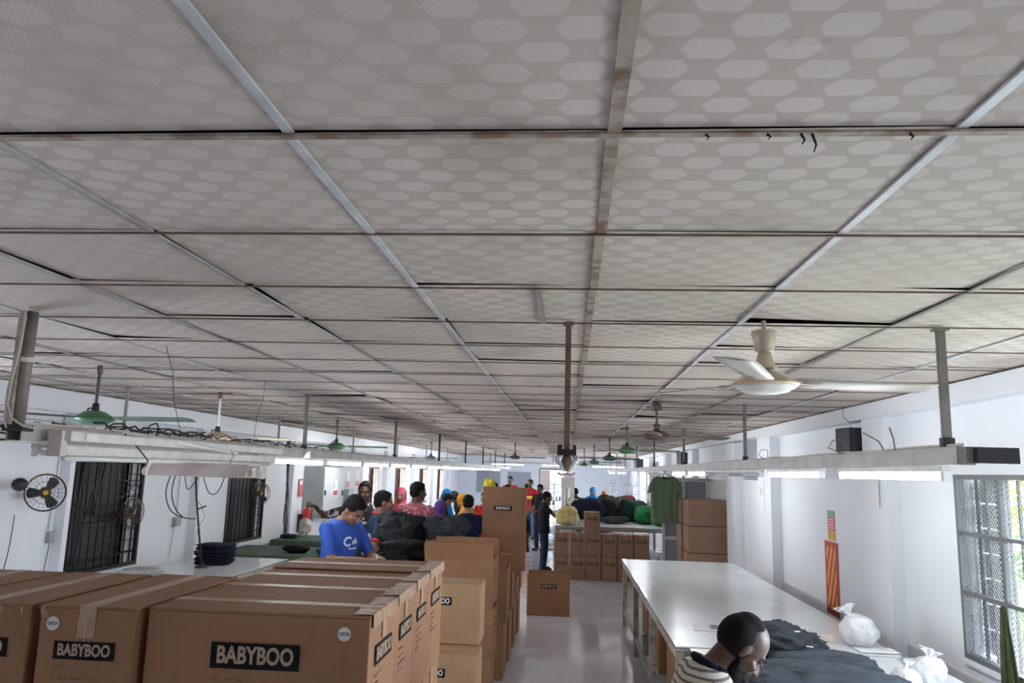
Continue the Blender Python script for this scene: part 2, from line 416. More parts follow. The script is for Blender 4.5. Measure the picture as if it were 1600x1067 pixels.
for n, (ya, yb, za, zb) in enumerate(LFILL+RFILL+RFAR):  # added fill windows near the camera, then the far right windows
    xx = WL if n < 2 else WR; f = MB(); t = .03
    for (a, b, c, d_) in ((ya, ya+t, za, zb), (yb-t, yb, za, zb), (ya+t, yb-t, zb-t, zb), (ya+t, yb-t, za, za+t), ((ya+yb)/2-t/2, (ya+yb)/2+t/2, za+t, zb-t)): f.box(xx-.02, xx+.02, a, b, c, d_)
    w = struct(f.build('window_%d' % (n+9), M_GRILL))
    for i in range(1, 8): MB().tube([(xx, ya+(yb-ya)*i/8+.01, za), (xx, ya+(yb-ya)*i/8+.01, zb)], .006, 6).build('grille_bar', M_IRON, w)

# right window with diamond mesh
def right_window():
    ya, yb, za, zb = RWIN; t = .03
    f = MB(); X0, X1 = WR-.02, WR+.03
    f.box(X0, X1, ya, ya+t, za, zb); f.box(X0, X1, yb-t, yb, za, zb); f.box(X0, X1, ya+t, yb-t, zb-t, zb); f.box(X0, X1, ya+t, yb-t, za, za+t)
    w = struct(f.build('window_7', M_GRILL))
    for y in (4.78, 4.34): MB().box(X0+.005, X1-.005, y-.017, y+.017, za+t, zb-t).build('mullion', M_GRILL, w)
    for z in (1.30, 1.665): MB().box(X0+.008, X1-.008, ya+t, yb-t, z-.012, z+.012).build('transom', M_GRILL, w)
    g = MB(); s = .030; Lz = zb-za; Ly = yb-ya; x = WR+.005
    for sg in (1, -1):
        c = -Lz
        while c < Ly:
            a0 = max(0, c); a1 = min(Ly, c+Lz)
            if a1 > a0:
                p = [(a0, a0-c), (a1, a1-c)]
                if sg < 0: p = [(q[0], Lz-q[1]) for q in p]
                g.tube([(x, ya+q[0], za+q[1]) for q in p], .0016, 3, cap=False)
            c += s
    g.build('wire_mesh', M_GRILL, w)
    for i in range(11):
        y = ya+.06+i*.118
        MB().box(WR+.09, WR+.105, y-.008, y+.008, za, zb).build('grille_bar', M_IRON, w)
    sh = MB()
    for i in range(7):
        z0 = za+.02+i*(zb-za-.04)/7; sh.box(WR+.15, WR+.165, 5.0, 5.29, z0, z0+(zb-za-.04)/7-.008)
    sh.build('louvre', M_SLAT, w)
    MB().box(WR+.13, WR+.145, 4.0, 4.62, 1.3, zb).build('shutter', mat('dull purple shutter', (.26, .12, .15), .6), w)
    MB().box(WR-.03, WR+.02, ya-.02, yb+.02, za-.035, za-.002).build('window_sill', M_WALL, w)
right_window()

# right side doorway, partition, vents
m = MB(); m.box(WR-.01, WR+.05, 10.14, 10.19, 0, 2.5); m.box(WR-.01, WR+.05, 11.49, 11.54, 0, 2.5); m.box(WR-.01, WR+.05, 10.19, 11.49, 1.90, 1.945)
dd = struct(m.build('door_2', M_WALL))
MB().box(WR+.02, WR+.04, 10.19, 11.49, 1.945, 2.5).build('transom_panel', M_GREYBLUE, dd)
MB().box(WR+.0, WR+.035, 10.47, 11.49, .02, 1.90).build('door_leaf', M_WALL, dd)
MB().box(WR+.1, WR+.12, 10.1, 11.6, 0, 2.5).build('gap_shade_sheet', M_DGREY, dd)  # dark sheet standing in for the shade in the door gap
MB().box(WR-.004, WR, 10.62, 10.86, 1.45, 1.8).build('door_notice', M_PAPER, dd)
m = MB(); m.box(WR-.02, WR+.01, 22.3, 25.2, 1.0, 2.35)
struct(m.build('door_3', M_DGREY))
m = MB(); m.box(WR-.02, WR+.01, 16.4, 18.0, 2.02, 2.44)
struct(m.build('window_8', M_GREYBLUE))
def partition():
    t = thing('glass_partition', 'white framed glazed office partition behind the tall carton stack by the right wall', 'partition', (2.1, 14.3, 0))
    f = MB()
    for x in (-.42, -.06, .36): f.box(x, x+.05, -.03, .03, 0, 1.98)
    for z in (.0, .85, 1.45, 1.88): f.box(-.42, .41, -.025, .025, z, z+.06)
    f.build('frame', M_WHITE, t)
    MB().box(-.40, -.02, -.004, .004, .06, 1.88).build('pane', M_GREYBLUE, t)
    MB().box(-.01, .40, -.004, .004, .06, 1.88).build('pane', M_GREYBLUE, t)
    MB().box(.0, .02, -.05, -.02, 1.5, 1.62).build('handle', M_BLACK, t)
partition()

# greenery and a pale yard wall outside the right window
struct(MB().box(WR+.2, WR+6, 1, 14, -.3, .2).build('ground_yard', mat('pale yard ground', (.55, .56, .45), .9, c2=(.25, .36, .12), nscale=3)))
def bush(x, y, z, r, c, label, seed):
    rnd = random.Random(seed); m = MB()
    for i in range(420):
        a = rnd.uniform(0, 2*pi); b = rnd.uniform(-1, 1); q = rnd.uniform(.5, 1)*r
        p = Vector((cos(a)*math.sqrt(1-b*b)*q, sin(a)*math.sqrt(1-b*b)*q, b*q*1.3))
        d = Vector((rnd.uniform(-1, 1), rnd.uniform(-1, 1), rnd.uniform(-1, .6))).normalized()*.09; e = d.cross(Vector((rnd.random(), rnd.random(), 1))).normalized()*.025
        m.add([p-d, p+e, p+d, p-e], [(0,1,2,3)])
    t = thing('bush', label, 'plant', (x, y, z))
    m.build('foliage', mat('leaf '+str(seed), c, .5, c2=tuple(v*.5 for v in c), nscale=4), t)
    MB().tube([(0, 0, .2-z), (0.02, 0, 0), (0, .02, .3)], [.03, .025, .01]).build('stem', M_RUST, t)
bush(4.3, 8.15, 2.0, .50, (.20, .20, .03), 'yellow green bush seen at the top through the meshed window on the right', 3)
bush(4.15, 7.75, .95, .48, (.08, .17, .025), 'bright green bush low behind the meshed window on the right', 5)

# ------------------------------------------------------------------ rails, hangers and fluorescent fittings
POLE_TXT = ['nearest', 'second', 'third', 'fourth', 'fifth', 'sixth', 'seventh', 'eighth', 'ninth']
RX, LX, LX2 = 1.5, -2.31, -3.8
def rail(name, x, y0, y1, label, z=2.085):
    t = thing(name, label, 'light rail', (x, y0, z))
    L = y1-y0; m = MB()
    m.box(-.034, .034, 0, L, .028, .033); m.box(-.034, -.030, 0, L, -.033, .028); m.box(.030, .034, 0, L, -.033, .028); m.box(-.034, .034, 0, L, -.036, -.033)
    m.build('channel', M_RAIL, t)
    c = MB()
    pts = [(-.01+.008*sin(i*1.7), L*i/60, .040+.004*sin(i*2.3)) for i in range(61)]; c.tube(pts, .006, 5); c.build('cable', M_CABLEW, t)
    return t
r1 = rail('light_rail', RX, 3.06, 30.5, 'grey steel light rail running along the right wall above the white tables')
MB().box(-.005, .14, -.10, -.06, -.03, .028).build('end_bracket', M_BLACK, r1)
MB().box(-.03, .03, -.065, .0, -.03, .03).build('end_cap', M_POLE, r1)
r2 = rail('light_rail', LX, 3.06, 30.5, 'grey steel light rail hung on the left over the cartons and the workers')
r3 = rail('light_rail', LX2, 3.0, 30.5, 'grey steel cable rail furthest left, closest to the left wall', 2.13)
def pole(x, y, mt, zb, label, group=None, w=.018, n=0):
    t = thing('hanger_pole', label, 'pole', (x, y, zb), 0, group)
    m = MB(); m.box(-w, w, -w*.6, w*.6, 0, HC-zb); m.build('post', mt, t, bevel=.002)
    MB().box(-w-.012, w+.012, -w-.005, w+.005, HC-zb-.010, HC-zb-.002).build('ceiling_plate', M_POLE, t)
    MB().box(-w-.006, w+.006, -w*.6-.006, w*.6+.006, 0, .035).build('clamp', M_BLACK, t)
    return t
for i in range(8):
    pole(RX, 3.20+3.56*i, M_POLE, 2.122, POLE_TXT[i]+' upright hanger pole of the right hand light rail, counted from the front', 'right rail hangers', .017 if i == 0 else .014)
for i in range(1, 8):
    pole(LX, 3.08+3.54*i, M_POLE if i < 3 else M_BLACK, 2.122, POLE_TXT[i]+' upright hanger pole of the left light rail over the workers, counted from the front', 'left rail hangers', .016)
for i in range(1, 7):
    pole(LX2, 2.8+3.54*i, M_METAL, 2.167, POLE_TXT[i]+' thin grey hanger pole of the furthest left rail, counted from the front', 'far left rail hangers', .013)
# the big pipe at the left edge
t = thing('conduit_pipe', 'thick grey pipe bundle with taped cream cables hanging at the left edge', 'pipe', (-2.31, 3.08, 2.10))
MB().tube([(.0, 0, .015), (.0, 0, .5)], .024, 16).build('pipe', M_POLE, t, True)
MB().box(-.036, -.012, -.034, -.018, .015, .49).build('slat', M_WOODP, t)
MB().tube([(-.01, -.037, .50), (-.004, -.038, .40), (-.012, -.04, .30), (-.022, -.042, .2), (-.028, -.043, .10), (.0, -.045, .04), (.05, -.04, .01), (.1, -.02, .0)], .005, 6).build('cable', M_CABLEW, t, True)
MB().tube([(.0, -.037, .47), (-.02, -.041, .3), (-.035, -.043, .15), (-.03, -.045, .03), (-.02, -.04, .0)], .004, 6).build('cable', M_CABLEW, t, True)
MB().lathe([(.030, .28), (.031, .285), (.031, .295), (.030, .30)], (0, 0, 0)).build('tape_band', M_CABLEW, t)
MB().box(-.045, .045, -.035, .035, -.012, .015).build('bracket', M_BLACK, t)

ORD = ['first', 'second', 'third', 'fourth', 'fifth', 'sixth', 'seventh', 'eighth', 'ninth', 'tenth', 'eleventh', 'twelfth', 'thirteenth', 'fourteenth', 'fifteenth', 'sixteenth', 'seventeenth']
def fitting(x, y0, lit, label, group, z=2.045, L=1.22, wire=True):
    t = thing('fluorescent_fitting', label, 'light', (x, y0, z), 0, group)
    MB().box(-.02, .02, 0, L, -.022, .0).build('batten_body', M_WHITE, t, bevel=.002)
    for yy in (.0, L-.025): MB().box(-.014, .014, yy, yy+.025, -.058, -.018).build('socket', M_PAPER, t)
    MB().tube([(0, .02, -.042), (0, L-.02, -.042)], .014, 10).build('tube', M_TUBE if lit else M_TUBEOFF, t, True)
    return t
_c = [0, 0]
for y, lit in ((3.22, 1), (4.74, 1), (6.2, 0), (7.42, 0), (8.66, 1), (10.12, 1), (12.4, 0), (13.7, 0), (15.28, 1), (17.2, 1), (20.6, 1), (22.6, 1), (25.6, 1), (28, 1)):
    fitting(RX, y, lit, ORD[_c[lit]]+(' lit' if lit else ' unlit')+' white tube light under the right hand rail, counted from the front', 'right rail tube lights'); _c[lit] += 1
for i in range(17):
    y = 3.2+1.42*i if i < 2 else 5.92+1.33*(i-2)
    lit = i >= 2
    fitting(LX, y, lit, ORD[i-2 if lit else i]+(' lit' if lit else ' unlit')+' white tube light under the left rail, counted from the front', 'left rail tube lights')
for i in range(4):  # lamps added on this rail to brighten the far end
    f_ = fitting(-3.8, 13.0+4.2*i, 1, ORD[i]+' added lit tube light under the furthest left rail, over the window side tables', 'furthest left rail tube lights', z=2.09)
r4 = rail('light_rail', 2.3, 0, 5.6, 'added grey light rail crossing the room in front of the end wall', 2.15); r4.location = (2.3, 29.5, 2.3); r4.rotation_euler.z = pi/2  # crossing rail added to brighten the end wall, where small lights hang
for i in range(3):
    f_ = fitting(0, 0, 1, ('right', 'middle', 'left')[i]+' lit tube on the added rail crossing before the end wall', 'end wall tube lights'); f_.location = (2.1-1.9*i, 29.5, 2.26); f_.rotation_euler.z = pi/2
for x in (1.9, -.6, -3.0): pole(x, 29.5, M_BLACK, 2.337, {1.9: 'right', -.6: 'middle', -3.0: 'left'}[x]+' hanger of the added rail crossing before the end wall', 'end rail hangers', .014)
# bulky unlit housing at the front of the left rail
t = thing('lamp_housing', 'long unlit white lamp housing on the front of the left rail beside the thick pipe', 'light', (-2.24, 3.2, 2.05))
m = MB(); m.box(-.02, .09, 0, 2.5, .005, .05); m.build('cover', M_WHITE, t, bevel=.006)
m = MB(); m.box(.0, .06, .02, 2.45, -.055, -.01); m.build('tray', M_WHITE, t, bevel=.006)
MB().tube([(.03, .05, -.068), (.03, 2.4, -.068)], .013, 10).build('tube', M_TUBEOFF, t, True)
MB().box(.0, .06, -.02, .02, -.06, .05).build('end_cap', M_PINKW, t)
MB().box(.092, .094, .1, .18, .01, .04).build('rating_label', M_PAPER, t)
# reflector light hanging across
t = thing('reflector_light', 'pinkish white trough reflector light hanging level in front of the left windows', 'light', (-2.42, 4.42, 1.93), radians(-12))
a = MB(); prof = [(-.085, -.03), (-.045, .045), (.045, .045), (.085, -.03), (.080, -.03), (.041, .039), (-.041, .039), (-.080, -.03)]
a.loft([[Vector((xx, py, pz)) for py, pz in prof] for xx in (0, .13, .66)]); a.build('hood', M_PINKW, t)
MB().box(.02, .66, -.02, .02, .012, .026).build('batten_body', M_WHITE, t)
MB().tube([(.04, 0, -.005), (.64, 0, -.005)], .013, 10).build('tube', M_TUBEOFF, t, True)
for x in (.02, .63): MB().box(x, x+.03, -.016, .016, -.022, .014).build('socket', M_CREAM, t)
MB().tube([(.5, 0, .028), (.5, 0, .07), (.52, 0, .09), (.5, 0, .12)], .002, 5).build('hook_wire', M_CABLE, t)
MB().tube([(.1, 0, .028), (.08, 0, .14)], .002, 5).build('hook_wire', M_CABLE, t)
t = tag(MB().tube([(-2.30, 3.75, 2.125), (-2.0, 4.55, 2.04)], .013, 8).build('loose_tube', M_TUBEOFF, None, True), 'loose unlit fluorescent tube lying askew on top of the left rail', 'tube light')

# white hanging connectors and cord by the left rail
def pendant_plug(p, top, label, w=.03, h=.07):
    t = thing('pendant_socket', label, 'socket', p)
    a = MB(); a.ell((0, 0, 0), (w, .018, h), nu=14, nv=10); a.build('shell', M_WHITE, t, True)
    d = Vector(top)-Vector(p)
    MB().tube([(0, 0, h*.9), (.01, 0, h+.03), (d.x*.5+.012, d.y*.5, d.z*.6+h*.3), (d.x, d.y, d.z)], .0035, 6).build('cord', M_CABLE, t, True)
    MB().tube([(0, 0, -h*.9), (-.01, 0, -h-.03), (-.05, .0, -h-.08)], .003, 5).build('cord', M_CABLE, t, True)
pendant_plug((-2.13, 3.78, 1.93), (-2.21, 3.7, 2.11), 'cream pendant plug socket dangling in front of the nearest left window', .014, .022)
pendant_plug((-2.25, 5.6, 1.92), (-2.29, 5.5, 2.06), 'white oval pendant dangling in front of the second left window', .035, .05)
MB_ = MB().box(-.03, .03, -.02, .02, -.03, .03)
tag(MB_.build('junction_box', M_LGREY, None, loc=(-2.25, 6.55, 2.075), bevel=.006), 'translucent grey junction box at the foot of the second left rail pole', 'box')
# cable tangles along the left rails
def tangle(x, y0, y1, z, label, seed, n=16, mt=None, dz=.05, r=.005):
    rnd = random.Random(seed); m = MB()
    for i in range(n):
        y = rnd.uniform(y0, y1); L = rnd.uniform(.3, 1.0); pts = []; xx = x+rnd.uniform(-.05, .05)
        for q in range(9):
            pts.append((xx+rnd.uniform(-.03, .03), y+L*q/8, z+rnd.uniform(0, dz)))
        m.tube(pts, r*rnd.uniform(.6, 1.3), 5)
    for i in range(n//3):
        y = rnd.uniform(y0, y1); R = rnd.uniform(.02, .045); m.tube([(x+rnd.uniform(-.02, .02), y+R*cos(a_*.6), z+.02+R*sin(a_*.6)) for a_ in range(11)], r, 5)
    o = m.build('cable_tangle', mt or M_CABLE, None, True); tag(o, label, 'cables', None, 'stuff')
tangle(LX, 3.3, 6.3, 2.125, 'black and dusty cables heaped on top of the front of the left rail', 1, 12, None, .04, .004)
tangle(LX2+.1, 4.5, 12, 2.19, 'black cable tangle along the top of the furthest left rail', 2, 26, None, .05)
tangle(LX2-.3, 3.6, 9, 2.12, 'grey dusty cables on a tray close to the left wall', 4, 18, M_POLE, .07, .009)
tangle(-2.72, 2.8, 3.5, 2.06, 'black wires at the extreme left beside the thick pipe', 6, 6, None, .08)
def tray(x, y0, y1, z, label):
    m = MB(); m.box(x-.09, x+.09, y0, y1, z, z+.012); m.box(x-.09, x-.082, y0, y1, z+.012, z+.05); m.box(x+.082, x+.09, y0, y1, z+.012, z+.05)
    tag(m.build('cable_tray', M_METAL), label, 'cable tray')
tray(LX2-.3, 3.4, 28, 2.09, 'long grey cable tray running high beside the left wall')
m = MB(); m.box(-2.9, -2.42, 3.04, 3.10, 2.05, 2.09)
tag(m.build('cross_arm', M_BLACK), 'dark steel cross arm leaving the frame at the left edge', 'bracket')
t = thing('fluorescent_fitting', 'pale blue tube fitting cut by the left edge under the dark cross arm', 'light', (-2.42, 3.12, 1.99), pi/2)
MB().box(-.02, .02, 0, .8, -.01, .015).build('batten_body', M_WHITE, t); MB().tube([(0, .02, -.03), (0, .78, -.03)], .014, 10).build('tube', M_TUBEOFF, t, True)

# service pipes high on left wall
for q, z in enumerate((2.30, 2.26)):
    tag(MB().tube([(WL+.12, 3, z), (WL+.12, 30, z)], .008, 6).build('service_pipe', M_LGREY), ('upper' if q == 0 else 'lower')+' thin grey pipe running along the top of the left wall', 'pipe')
# hanging thin wires from the ceiling on the left
for a, b, l in (((-2.807+.6, 4, 2.6), (-2.1, 4.05, 2.12), 'thin black wire dropping from the ceiling right of the nearest green fan'), ((-2.25, 5.5, 2.6), (-2.3, 5.5, 2.13), 'thin black wire dropping from the ceiling beside the cream fan on the left')):
    a = Vector(a); b = Vector(b)
    tag(MB().tube([a, a.lerp(b, .3)+Vector((.012, 0, 0)), a.lerp(b, .6)+Vector((-.008, 0, 0)), b], .0018, 5).build('hanging_wire', M_CABLE), l, 'wire')
# bare wires standing from right rail
for pts, l in (([(1.45, 3.7, 2.12), (1.43, 3.7, 2.16), (1.405, 3.7, 2.175), (1.36, 3.7, 2.20)], 'bare wire end sticking up left from the right rail near its front'),
               ([(1.46, 3.6, 2.12), (1.455, 3.6, 2.17), (1.44, 3.6, 2.22)], 'bare wire end sticking straight up from the right rail near its front'),
               ([(1.47, 4.3, 2.12), (1.40, 4.32, 2.15), (1.42, 4.3, 2.19), (1.47, 4.3, 2.195), (1.49, 4.3, 2.16), (1.48, 4.3, 2.12)], 'small wire loop on the right rail under the black speaker'),
               ([(1.47, 6, 2.12), (1.43, 6, 2.15), (1.45, 6, 2.19), (1.5, 6, 2.19), (1.5, 6, 2.12)], 'small wire loop on the right rail further back')):
    tag(MB().tube(pts, .003, 5).build('wire_end', M_RUST, None, True), l, 'wire')

# centre pole
t = thing('drop_pole', 'brown steel drop pole in the middle with a dark bracket and hanging cable ends', 'pole', (-.01, 3.157, 2.06))
MB().box(-.012, .012, -.012, .012, .0, .54).build('post', M_RUST, t, bevel=.002)
MB().box(-.022, .022, -.018, .018, .525, .537).build('ceiling_plate', M_RUST, t)
m = MB(); m.box(-.038, .038, -.03, .03, -.012, .012); m.box(-.038, -.018, -.028, .028, .012, .03); m.box(.024, .038, -.028, .028, .012, .03); m.build('bracket', M_BLACK, t)
MB().box(-.075, -.038, -.03, .02, -.008, .038).build('switch_box', M_CREAM, t, bevel=.003)
m = MB()
rn = random.Random(3)
for s in (-1, 1):
    for q in range(7):
        x = s*.032+rn.uniform(-.006, .006); m.tube([(x, -.02, -.012), (x+s*.006, -.025, -.03), (x*.6, -.02, -.055), (x*.25, -.015, -.075)], [.007, .008, .006, .003], 6)
m.build('plastic_wrap', M_PLAST2, t, True)
MB().lathe([(.014, 0), (.022, -.02), (.018, -.045), (.008, -.065)], (0, -.01, -.01)).build('socket_cone', M_RUST, t, True)
m = MB()
for s in (-1, 1): m.tube([(0, -.01, -.085), (s*.02, -.01, -.09), (s*.035, -.01, -.082)], .004, 5)
m.build('ribbon', mat('pink ribbon', (.75, .35, .33), .6), t)

# ------------------------------------------------------------------ ceiling fans
def fan(x, y, z, body, blade, ang, label, style, R=.68, lo=1, band=None, pitch=9):
    t = thing('ceiling_fan', label, 'fan', (x, y, z))
    drop = HC-z
    n = 32 if lo else 16
    if style == 'cup':
        MB().lathe([(.012, drop-.04), (.048, drop-.045), (.05, drop-.052), (.036, drop-.125), (.02, drop-.13)], n=n).build('canopy_cup', body, t, True)
        MB().lathe([(.024, drop-.132), (.034, .085), (.05, .062), (.05, .056), (.02, .055)], n=n).build('lower_cup', body, t, True)
    elif style == 'bell':
        MB().lathe([(.05, drop-.075), (.034, drop-.01), (.014, drop-.005)], n=n).build('canopy_cup', body, t, True)
        MB().lathe([(.016, .11), (.03, .10), (.03, .06), (.018, .045)], n=n).build('lower_cup', body, t, True)
    else:
        m = MB(); m.lathe([(.02, .10), (.024, .06), (.018, .04)], n=12); m.tube([(-.02, 0, .07), (-.05, 0, .065), (-.055, 0, .03)], .006, 6); m.build('clamp', M_BLACK, t, True)
        MB().lathe([(.02, drop-.06), (.016, drop-.005), (.01, drop-.002)], n=12).build('canopy_cup', M_BROWNF, t, True)
    MB().tube([(0, 0, .02), (0, 0, drop-.003)], .0105 if style != 'cup' else .009, 10).build('downrod', body if style == 'cup' else (M_PAPER if body == M_CREAM else M_DGREY), t, True)
    h = .0
    MB().lathe([(.03, .052), (.06, .046), (.092, .026), (.115, .012), (.128, .002), (.128, -.006), (.12, -.012)], n=n).build('motor_cover', body, t, True)
    MB().lathe([(.122, -.008), (.112, -.018), (.098, -.022), (.09, -.031), (.06, -.038), (.02, -.040)], n=n).build('motor_base', M_WHITE if style == 'cup' else body, t, True)
    if band: MB().lathe([(.1285, -.0055), (.1305, -.003), (.1305, .001), (.128, .003)], n=n).build('trim_band', band, t, True)
    for q in range(3):
        a = radians(ang+120*q); Mz = Matrix.Rotation(a, 4, 'Z')
        m = MB(); rings = []
        for r, w in ((.15, .05), (.20, .062), (.4, .068), (.6, .072), (R-.02, .07), (R, .05)):
            rings.append([Mz @ Vector((r, s*w, .004-s*sin(radians(pitch))*w+zz)) for s, zz in ((-1, 0), (-.3, -.004), (.3, -.004), (1, 0), (.3, .003), (-.3, .003))])
        m.loft(rings); b = m.build('blade', blade, t, True)
        m = MB(); m.loft([[Mz @ Vector((r, s*w, zz)) for s, zz in ((-1, .0), (1, .0), (1, .005), (-1, .005))] for r, w in ((.10, .014), (.16, .02), (.21, .034))]); m.build('blade_arm', body, b)
    return t
fan(.765, 3.07, 2.345, M_CREAM, mat('pale grey blade', (.55, .50, .46), .4), 8, 'cream ceiling fan with two cup covers near the right rail, nearest the camera', 'cup', band=M_PEACH)
fan(.745, 6.68, 2.305, M_BROWNF, M_BROWNB, 20, 'dark brown ceiling fan behind the cream one on the right', 'bell')
fan(.745, 10.1, 2.28, M_GREENF, M_BLADEG, 5, 'green ceiling fan right of the middle drop pole', 'rod')
fan(.70, 13.6, 2.24, M_GREENF, M_BLADEG, 40, 'green ceiling fan further back just right of the drop pole', 'rod', lo=0)
fan(.55, 17.2, 2.22, M_GREENF, M_BLADEG, 15, 'small dark green fan far back, right of the drop pole', 'rod', lo=0)
fan(.40, 20.6, 2.20, M_GREENF, M_BLADEG, 75, 'smallest dark green fan deepest in the room behind the drop pole', 'rod', lo=0)
fan(-3.11, 4.84, 2.245, M_GREENF, M_BLADEG, -2, 'green ceiling fan nearest the camera on the left with a dark rod', 'rod')
fan(-3.07, 6.55, 2.195, M_CREAM, M_CREAM, 35, 'cream ceiling fan on a white rod on the left above the rail', 'rod', band=M_PEACH)
fan(-3.09, 10.1, 2.24, M_GREENF, M_BLADEG, 10, 'green ceiling fan above the grey electrical cabinets', 'rod')
fan(-3.1, 17.3, 2.22, M_GREENF, M_BLADEG, 30, 'thin dark fan far back on the left', 'rod', lo=0)
fan(-1.2, 17.2, 2.28, M_BROWNF, M_BLADEG, 0, 'grey bladed fan far back above the workers left of the middle', 'rod', lo=0)

# ------------------------------------------------------------------ lettering
_tc = {}
def text_mesh(s, size, sx=.82, bold=.022):
    key = (s, round(size, 4), sx)
    if key not in _tc:
        c = bpy.data.curves.new('lettering', 'FONT'); c.body = s; c.size = size; c.align_x = 'CENTER'; c.align_y = 'CENTER'; c.offset = bold*size; c.extrude = .0004; c.resolution_u = 3
        o = bpy.data.objects.new('lettering', c); COL.objects.link(o)
        bpy.context.view_layer.update(); dg = bpy.context.evaluated_depsgraph_get()
        me = bpy.data.meshes.new_from_object(o.evaluated_get(dg)); me.name = 'lettering'
        me.transform(Matrix.Diagonal((sx, 1, 1, 1)))
        bpy.data.objects.remove(o); me.materials.clear(); _tc[key] = me
    return _tc[key]
def text(s, size, mt, parent, loc, face, sx=.82, name='lettering', bold=.022):
    me = text_mesh(s, size, sx, bold)
    if not me.materials: me.materials.append(mt)
    elif me.materials[0] != mt: me = me.copy(); me.materials[0] = mt
    o = bpy.data.objects.new(name, me); COL.objects.link(o); o.parent = parent; o.location = loc
    rz = {'-y': 0, '+x': pi/2, '-x': -pi/2, '+y': pi}[face]
    o.rotation_euler = (pi/2, 0, rz); return o

